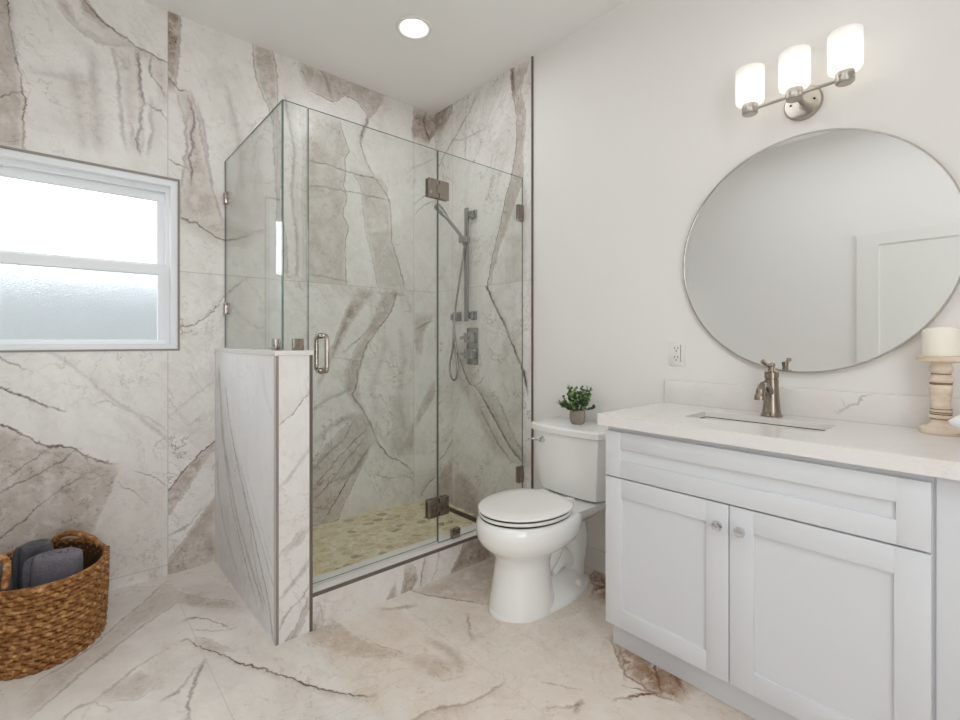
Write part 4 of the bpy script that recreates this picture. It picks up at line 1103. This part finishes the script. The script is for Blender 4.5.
for y0, y1, ky in ((VY0 + .005, .5785, .543), (.5815, VY1 - .002, .607)):
    b = B(); shaker(b, y0, y1, .104, .640, .066, .066)
    d = obj('door', b, M['cabinet'], van)
    b = B(); lathe_axis(b, [(.007, 0), (.007, .008), (.0055, .012)], (VX, ky, .577), (-1, 0, 0), 20)
    lathe_axis(b, [(.0055, .011), (.0155, .018), (.0165, .024), (.012, .033), (.0, .035)], (VX, ky, .577), (-1, 0, 0), 9)
    obj('knob', b, M['crystal'], d, 20, 'small faceted bright knob')
fil = thing('side_cabinet', 'plain white cabinet end to the right of the vanity doors', 'cabinet', (1.76, -.1, 0))
b = B(); box(b, VX + .012, XR - .001, -.36, VY0 - .003, .0, VT, .001)
box(b, VX + .018, VX + .03, VY0 - .0032, VY0 - .0004, .0, VT); obj('body', b, M['cabinet'], fil)

# counter with an undermount basin cut-out
CX, CY1, CY0, CZ0, CZ1 = 1.495, 1.034, -.38, .8275, .868
sx0, sx1, sy0, sy1, CZI = 1.675, 1.862, .386, .796, .868 - .020
ct = thing('countertop', 'white veined quartz countertop with a low upstand on the vanity', 'countertop', (1.75, .33, CZ0))
b = B()
hole = rrect(sx0, sx1, sy0, sy1, 0, .014, 6)
outer = []
n = len(hole)
for (x, y, z) in hole:                       # push each hole vertex to the slab rectangle
    cx_, cy_ = (sx0 + sx1) / 2, (sy0 + sy1) / 2
    dx, dy = x - cx_, y - cy_
    ks = []
    if dx > 1e-6: ks.append((XR - .001 - cx_) / dx)
    if dx < -1e-6: ks.append((CX - cx_) / dx)
    if dy > 1e-6: ks.append((CY1 - cy_) / dy)
    if dy < -1e-6: ks.append((CY0 - cy_) / dy)
    k = min(ks); outer.append([cx_ + dx * k, cy_ + dy * k])
for cxx, cyy in ((CX, CY0), (CX, CY1), (XR - .001, CY0), (XR - .001, CY1)):   # snap nearest to true corners
    i = min(range(n), key=lambda q: (outer[q][0] - cxx) ** 2 + (outer[q][1] - cyy) ** 2); outer[i] = [cxx, cyy]
it = [b.verts.new((p[0], p[1], CZ1)) for p in hole]; ib = [b.verts.new((p[0], p[1], CZI)) for p in hole]
mh = rrect(sx0 - .022, sx1 + .022, sy0 - .022, sy1 + .022, 0, .02, 6)
m1 = [b.verts.new((p[0], p[1], CZI)) for p in mh]; m2 = [b.verts.new((p[0], p[1], CZ0)) for p in mh]
ot = [b.verts.new((p[0], p[1], CZ1)) for p in outer]; ob_ = [b.verts.new((p[0], p[1], CZ0)) for p in outer]
for i in range(n):
    j = (i + 1) % n
    b.faces.new((it[i], it[j], ot[j], ot[i])); b.faces.new((ib[i], m1[i], m1[j], ib[j])); b.faces.new((m1[i], m2[i], m2[j], m1[j])); b.faces.new((m2[i], ob_[i], ob_[j], m2[j]))
    b.faces.new((ot[i], ot[j], ob_[j], ob_[i])); b.faces.new((it[j], it[i], ib[i], ib[j]))
obj('slab', b, M['quartz'], ct, 30)
b = B(); box(b, XR - .020, XR - .0005, CY0, CY1 - .006, CZ1, CZ1 + .098, .0015); obj('backsplash', b, M['quartz_splash'], ct)
sk = thing('sink', 'white rectangular undermount sink set in the quartz counter', 'sink', (1.73, .586, .70))
b = B()
rg = [rrect(sx0 - .014, sx1 + .014, sy0 - .014, sy1 + .014, CZI - .003, .02, 6), rrect(sx0 + .001, sx1 - .001, sy0 + .001, sy1 - .001, CZI - .003, .014, 6),
      rrect(sx0 + .008, sx1 - .008, sy0 + .008, sy1 - .008, CZI - .12, .02, 6), rrect(sx0 + .03, sx1 - .03, sy0 + .03, sy1 - .03, CZI - .14, .02, 6)]
loft(b, rg, False, True)
obj('basin', b, M['sink'], sk, 40)
b = B(); lathe(b, [(.0, CZI - .138), (.020, CZI - .138), (.022, CZI - .1395)], 1.768, .584, 24, False); obj('drain', b, M['nickel'], sk)

b = B()
o1, i1 = rrect(sx0 - .010, sx1 + .010, sy0 - .010, sy1 + .010, 0, .02, 6), rrect(sx0 + .0006, sx1 - .0006, sy0 + .0006, sy1 - .0006, 0, .014, 6)
for za, zb, P_ in ((CZI - .0029, CZI - .0002, i1),):
    a_ = [b.verts.new((p[0], p[1], za)) for p in P_]; c_ = [b.verts.new((p[0], p[1], zb)) for p in P_]
    a2 = [b.verts.new((p[0], p[1], za)) for p in o1]; c2_ = [b.verts.new((p[0], p[1], zb)) for p in o1]
    for k in range(len(P_)):
        l = (k + 1) % len(P_)
        b.faces.new((a_[k], a_[l], c_[l], c_[k])); b.faces.new((a2[k], c2_[k], c2_[l], a2[l])); b.faces.new((a_[k], a2[k], a2[l], a_[l])); b.faces.new((c_[k], c_[l], c2_[l], c2_[k]))
obj('seal', b, M['gap'], sk, 30, 'thin dark joint under the counter edge')
# faucet
fx, fy, fz = 1.915, .588, CZ1 + .0003
fa = thing('faucet', 'brushed nickel single lever faucet behind the sink', 'faucet', (fx, fy, fz))
b = B(); lathe(b, [(.0, fz), (.034, fz), (.0345, fz + 0.0037), (.031, fz + 0.0074), (.028, fz + 0.0279), (.0245, fz + 0.0651), (.0225, fz + 0.1023), (.0222, fz + 0.1321), (.0195, fz + 0.1330), (.0195, fz + 0.1358), (.0228, fz + 0.1367), (.0228, fz + 0.1562), (.019, fz + 0.1600), (.0, fz + 0.1609)], fx, fy, 40, False)
obj('body', b, M['dark_nickel'], fa, 40)
b = B()
q = Vector((-.86, .51, 0)).normalized(); q = Vector((-1, .0, 0))
sp = [Vector((fx, fy, fz + 0.0837)) + q * a + Vector((0, 0, z)) for a, z in ((.015, 0), (.035, .018), (.060, .030), (.085, .030), (.105, .016), (.114, -.004), (.116, -.018))]
tube(b, spline(sp, 6), [.013] * 12 + [.0135] * 12 + [.0145] * 6 + [.017] * 7, 18)
obj('spout', b, M['dark_nickel'], fa, 50)
b = B(); lathe(b, [(.0, fz + 0.1600), (.0115, fz + 0.1600), (.010, fz + 0.1711), (.012, fz + 0.1823), (.012, fz + 0.1888), (.0, fz + 0.1916)], fx, fy, 24, False)
tube(b, [(fx, fy, fz + 0.1795), (fx - .035, fy + .004, fz + 0.1851), (fx - .066, fy + .006, fz + 0.1962), (fx - .074, fy + .006, fz + 0.1990)], [.0075, .0068, .0085, .004], 14)
obj('lever', b, M['dark_nickel'], fa, 50)

# candle on its turned holder
kx, ky, kz = 1.922, .1506, CZ1 + .0003
ch = thing('candle_holder', 'turned whitewashed wooden candle holder on the counter', 'candle holder', (kx, ky, kz))
pr = [(.0, 0), (.049, 0), (.0505, .004), (.0505, .012), (.047, .017), (.038, .021), (.029, .026), (.0225, .033), (.0205, .040), (.0235, .043), (.0275, .046), (.0275, .052), (.0235, .055), (.0225, .060), (.0255, .064), (.0255, .069), (.022, .073),
      (.0215, .085), (.0235, .105), (.0265, .125), (.0275, .134), (.0255, .141), (.0225, .145), (.0255, .149), (.0285, .155), (.0285, .161), (.0255, .167), (.0205, .172), (.0235, .177), (.0275, .184), (.0280, .190), (.0245, .197), (.0225, .201), (.030, .205), (.048, .208), (.0555, .211), (.0565, .214), (.0565, .222), (.053, .2245), (.0, .2245)]
pr = [(r * .96, kz + z) for r, z in pr]
b = B(); lathe(b, pr, kx, ky, 44, False); obj('turned_stem', b, M['whitewash'], ch, 35)
for z_, r_ in ((.0435, .0232), (.0565, .0232), (.0625, .0240), (.0715, .0232), (.1435, .0235), (.147, .0240), (.1735, .0215)):
    b = B(); tube(b, [(kx + r_ * math.cos(2 * PI * k / 40), ky + r_ * math.sin(2 * PI * k / 40), kz + z_) for k in range(40)], .0011, 6, True); obj('groove', b, M['groove'], ch, 60, 'dark worn groove')
cz = kz + .2247
cd = thing('candle', 'thick cream pillar candle on the wooden holder', 'candle', (kx, ky, cz + .0003))
b = B()
rings = []
for r, z in ((.0395, 0.0003), (.041, .004), (.041, .072), (.0405, .078), (.038, .081), (.033, .073), (.020, .068), (.004, .067)):
    rings.append([(kx + r * math.cos(2 * PI * k / 40), ky + r * math.sin(2 * PI * k / 40), cz + z + (.0035 * math.sin(2 * PI * k / 40 * 2 + 1) if .07 < z else 0)) for k in range(40)])
loft(b, rings); obj('wax', b, M['wax'], cd, 60)
b = B(); tube(b, [(kx, ky, cz + .066), (kx + .001, ky, cz + .077)], .0012, 6); obj('wick', b, M['wick'], cd)

# white cloth at the right end of the counter
b = B()
rings = []
prof = [(.0, .036), (.15, .045), (.28, .066), (.36, .082), (.42, .086), (.52, .074), (.68, .050), (.85, .026), (1.0, .006)]
for t_, w in prof:
    z = CZ1 + .0005 + .128 * t_
    rings.append([(1.795 + .42 * w * math.cos(a) * (1 + .10 * math.sin(5 * a)), .047 + w * math.sin(a) * (1 + .05 * math.cos(4 * a + t_ * 2)) - .02 * t_, z) for a in [2 * PI * q / 36 for q in range(36)]])
loft(b, rings)
tag(obj('hand_towel', b, M['cloth'], None, 60), 'white folded cloth standing at the far right end of the counter', 'towel')

# outlet
ou = thing('wall_outlet', 'white duplex outlet on the wall left of the mirror', 'outlet', (XR, .981, 1.084))
b = B(); box(b, XR - .006, XR, .945, 1.017, 1.029, 1.140, .003); obj('cover_plate', b, M['plate'], ou)
b = B(); box(b, XR - .0085, XR - .005, .963, .999, 1.048, 1.121, .002); rc = obj('receptacle', b, M['plate'], ou)
b = B()
for z in (1.101, 1.062):
    for yy in (.974, .988): box(b, XR - .0090, XR - .008, yy - .0014, yy + .0014, z, z + .011)
    lathe_axis(b, [(.0028, 0), (.0028, .0008)], (XR - .0083, .981, z - .007), (-1, 0, 0), 12)
box(b, XR - .0088, XR - .008, .9615, .963, 1.048, 1.121)
obj('slots', b, M['slot'], rc)

# round mirror
mr = thing('round_mirror', 'large frameless looking round mirror with a thin metal rim above the sink', 'mirror', (XR, .52, 1.45))
b = B(); lathe_axis(b, [(.4215, 0), (.4215, .016)], (XR - .0005, .52, 1.45), (-1, 0, 0), 128); obj('mirror_glass', b, M['mirror'], mr, 30)
b = B()
lathe_axis(b, [(.4215, 0), (.427, 0), (.427, .019), (.4265, .020), (.4222, .020), (.4215, .0165)], (XR - .0003, .52, 1.45), (-1, 0, 0), 128)
for f in [f for f in b.faces if len(f.verts) > 10]: b.faces.remove(f)
obj('rim', b, M['nickel'], mr, 40)

# vanity light
vl = thing('vanity_light', 'three light nickel wall fixture with white glass shades above the mirror', 'light', (XR, .513, 1.99))
b = B(); lathe_axis(b, [(.060, 0), (.060, .010), (.055, .016), (.0, .017)], (XR - .0005, .513, 1.990), (-1, 0, 0), 48); bp = obj('back_plate', b, M['nickel'], vl)
for s in (-1, 1):
    b = B(); lathe_axis(b, [(.0035, 0), (.003, .004), (0, .005)], (XR - .017, .513 + s * .036, 1.990), (-1, 0, 0), 12); obj('screw', b, M['gap'], bp)
b = B(); tube(b, [(XR - .014, .513, 1.990), (1.94, .513, 1.988), (1.90, .513, 1.984)], .009, 14); obj('stem', b, M['nickel'], vl)
b = B(); tube(b, [(1.90, .37, 1.984), (1.90, .656, 1.984)], .0055, 14); obj('crossbar', b, M['nickel'], vl)
for y in (.654, .513, .372):
    b = B(); lathe(b, [(.0, 1.966), (.021, 1.966), (.0255, 1.970), (.0262, 1.974), (.0262, 1.984), (.0250, 1.9845), (.0250, 1.986), (.0262, 1.9865), (.0262, 2.000), (.0240, 2.004), (.0, 2.0045)], 1.90, y, 36, False); obj('shade_holder', b, M['nickel'], vl)
    b = B(); lathe(b, [(.022, 2.0050), (.038, 2.006), (.0450, 2.010), (.0468, 2.018), (.0468, 2.130), (.0438, 2.130), (.0438, 2.020), (.036, 2.011), (.022, 2.009)], 1.90, y, 44, False); obj('glass_shade', b, M['shade'], vl, 40)
    b = B(); lathe(b, [(.0, 2.010), (.010, 2.010), (.011, 2.03), (.019, 2.055), (.021, 2.072), (.016, 2.088), (.0, 2.094)], 1.90, y, 24, False); obj('bulb', b, M['bulb'], vl, 60)

# ------------------------------------------------------------------ basket with towels
bx, by, rx, ry = -.05, 2.455, .205, .245
bk = thing('wicker_basket', 'round brown woven basket with loop handles on the floor under the window', 'basket', (bx, by, 0))
def bpt(a, z, grow=0):
    f = 1.0 - .05 * (1 - z / .30) ** 2
    return Vector((bx + (rx * f + grow) * math.cos(a), by + (ry * f + grow) * math.sin(a), z))
def rim_z(a): return .286 + .006 * math.cos(a - 1.05) ** 2
b = B()
rows, n = 20, 220
for r in range(rows):
    path = []; rad = []
    for k in range(n):
        a = 2 * PI * k / n
        h = rim_z(a) / rows
        ph = 34 * a + (PI if r % 2 else 0)
        path.append(bpt(a, (r + .5) * h + .0015 * math.sin(ph * 1.0 + 1.2), .0045 * math.sin(ph) - .009))
        rad.append(.0080 + .0012 * math.sin(ph * 2 + r))
    tube(b, path, rad, 7, True)
obj('woven_side', b, M['wicker'], bk, 60)
b = B()
loft(b, [[bpt(2 * PI * k / 60, .004, -.03) for k in range(60)], [bpt(2 * PI * k / 60, .010, -.014) for k in range(60)], [bpt(2 * PI * k / 60, rim_z(2 * PI * k / 60) - .004, -.014) for k in range(60)],
         [bpt(2 * PI * k / 60, rim_z(2 * PI * k / 60) - .004, -.019) for k in range(60)], [bpt(2 * PI * k / 60, .014, -.021) for k in range(60)]])
obj('lining', b, M['dark_wicker'], bk, 60)
def rope(bm, path, R, r, twist, closed):
    P = [Vector(p) for p in path]; m = len(P)
    for s in range(3):
        pts = []
        for i, p in enumerate(P):
            d = (P[(i + 1) % m] - P[i - 1]) if closed else (P[min(i + 1, m - 1)] - P[max(i - 1, 0)])
            d.normalize()
            u = d.cross(Vector((0, .3, 1))).normalized(); v = d.cross(u)
            a = twist * i / m * 2 * PI + s * 2 * PI / 3
            pts.append(p + u * (R * math.cos(a)) + v * (R * math.sin(a)))
        tube(bm, pts, r, 8, closed)
b = B(); rope(b, [bpt(2 * PI * k / 260, rim_z(2 * PI * k / 260) + .002, -.010) for k in range(260)], .0042, .0048, 46, True); obj('rim', b, M['wicker'], bk, 60)
for ctrl, tw in (([(-.012, 2.676, .285), (-.012, 2.660, .305), (.005, 2.645, .326), (.040, 2.630, .334), (.075, 2.612, .322), (.105, 2.592, .308), (.125, 2.560, .290)], 13),
                 ([(-.222, 2.345, .285), (-.215, 2.335, .345), (-.190, 2.330, .385), (-.158, 2.325, .392), (-.132, 2.315, .372), (-.135, 2.270, .300)], 13)):
    b = B(); rope(b, spline(ctrl, 14), .0058, .0062, tw, False); obj('loop_handle', b, M['wicker'], bk, 60)

b = B(); rope(b, [bpt(.22, z_ * .01, .0045) + Vector((0, 0, .004)) for z_ in range(1, 29)], .0045, .0052, 12, False); obj('side_strap', b, M['wicker'], bk, 60)

def rolled_towel(label, mat, x, y, z0, R, L, tilt, head, turns=3.4):
    """a towel rolled up, standing on end in the basket"""
    b = B()
    nT = int(turns * 26); th = R / (turns + .35)
    sec_o, sec_i = [], []
    for k in range(nT + 1):
        a = 2 * PI * k / 26
        rr = th * .30 + th * a / (2 * PI)
        w = 1 + .035 * math.sin(2.2 * a + x * 40)
        for lst, off in ((sec_o, th * .44), (sec_i, -th * .44)):
            q = max(.001, rr + off); lst.append((q * w * math.cos(a), q * w * math.sin(a)))
    outline = sec_o + sec_i[::-1]
    rings = []
    for t_, sc in ((0, .985), (.015, 1.0), (.15, 1.01), (.3, 1.0), (.45, 1.01), (.55, 1.0), (.65, 1.01), (.73, 1.0), (.80, 1.012), (.86, 1.01), (.91, 1.0), (.95, .98), (.98, .94), (1, .88)):
        rings.append([(u * sc * (1 + .07 * noise.noise(Vector((u * 26, v * 26, t_ * L * 22 + x * 50)))), v * sc * (1 + .07 * noise.noise(Vector((u * 26 + 9, v * 26, t_ * L * 22 + y * 50)))), L * t_ + .008 * noise.noise(Vector((u * 30, v * 30, t_ * 5 + y))) * (1 if t_ > .5 else 0) + (.010 * (1 - (u * u + v * v) / (R * R)) if t_ == 1 else 0)) for u, v in outline])
    vr = [[b.verts.new(p) for p in r] for r in rings]
    m_ = len(outline)
    for A_, B_ in zip(vr, vr[1:]):
        for i in range(m_):
            j = (i + 1) % m_; b.faces.new((A_[i], A_[j], B_[j], B_[i]))
    h_ = m_ // 2
    for r in (vr[0], vr[-1]):
        for i in range(h_ - 1): b.faces.new((r[i], r[i + 1], r[m_ - 2 - i], r[m_ - 1 - i]))
    b.transform(Matrix.Translation((x, y, z0)) @ Matrix.Rotation(head, 4, 'Z') @ Matrix.Rotation(tilt, 4, 'Y'))
    return tag(obj('rolled_towel', b, mat, None, 70), label, 'towel', 'rolled towels in the basket')
rolled_towel('grey rolled towel standing at the front right of the wicker basket', M['towel'], -.016, 2.424, .030, .080, .292, math.radians(3), .6)
rolled_towel('slate towel roll at the left of the wicker basket, beside the front loop handle', M['towel_dark'], -.168, 2.447, .030, .050, .294, math.radians(-2), .5)
rolled_towel('slate towel roll behind the front grey one, nearest the window wall', M['towel_dark'], -.072, 2.582, .030, .060, .300, math.radians(2), 1.2)
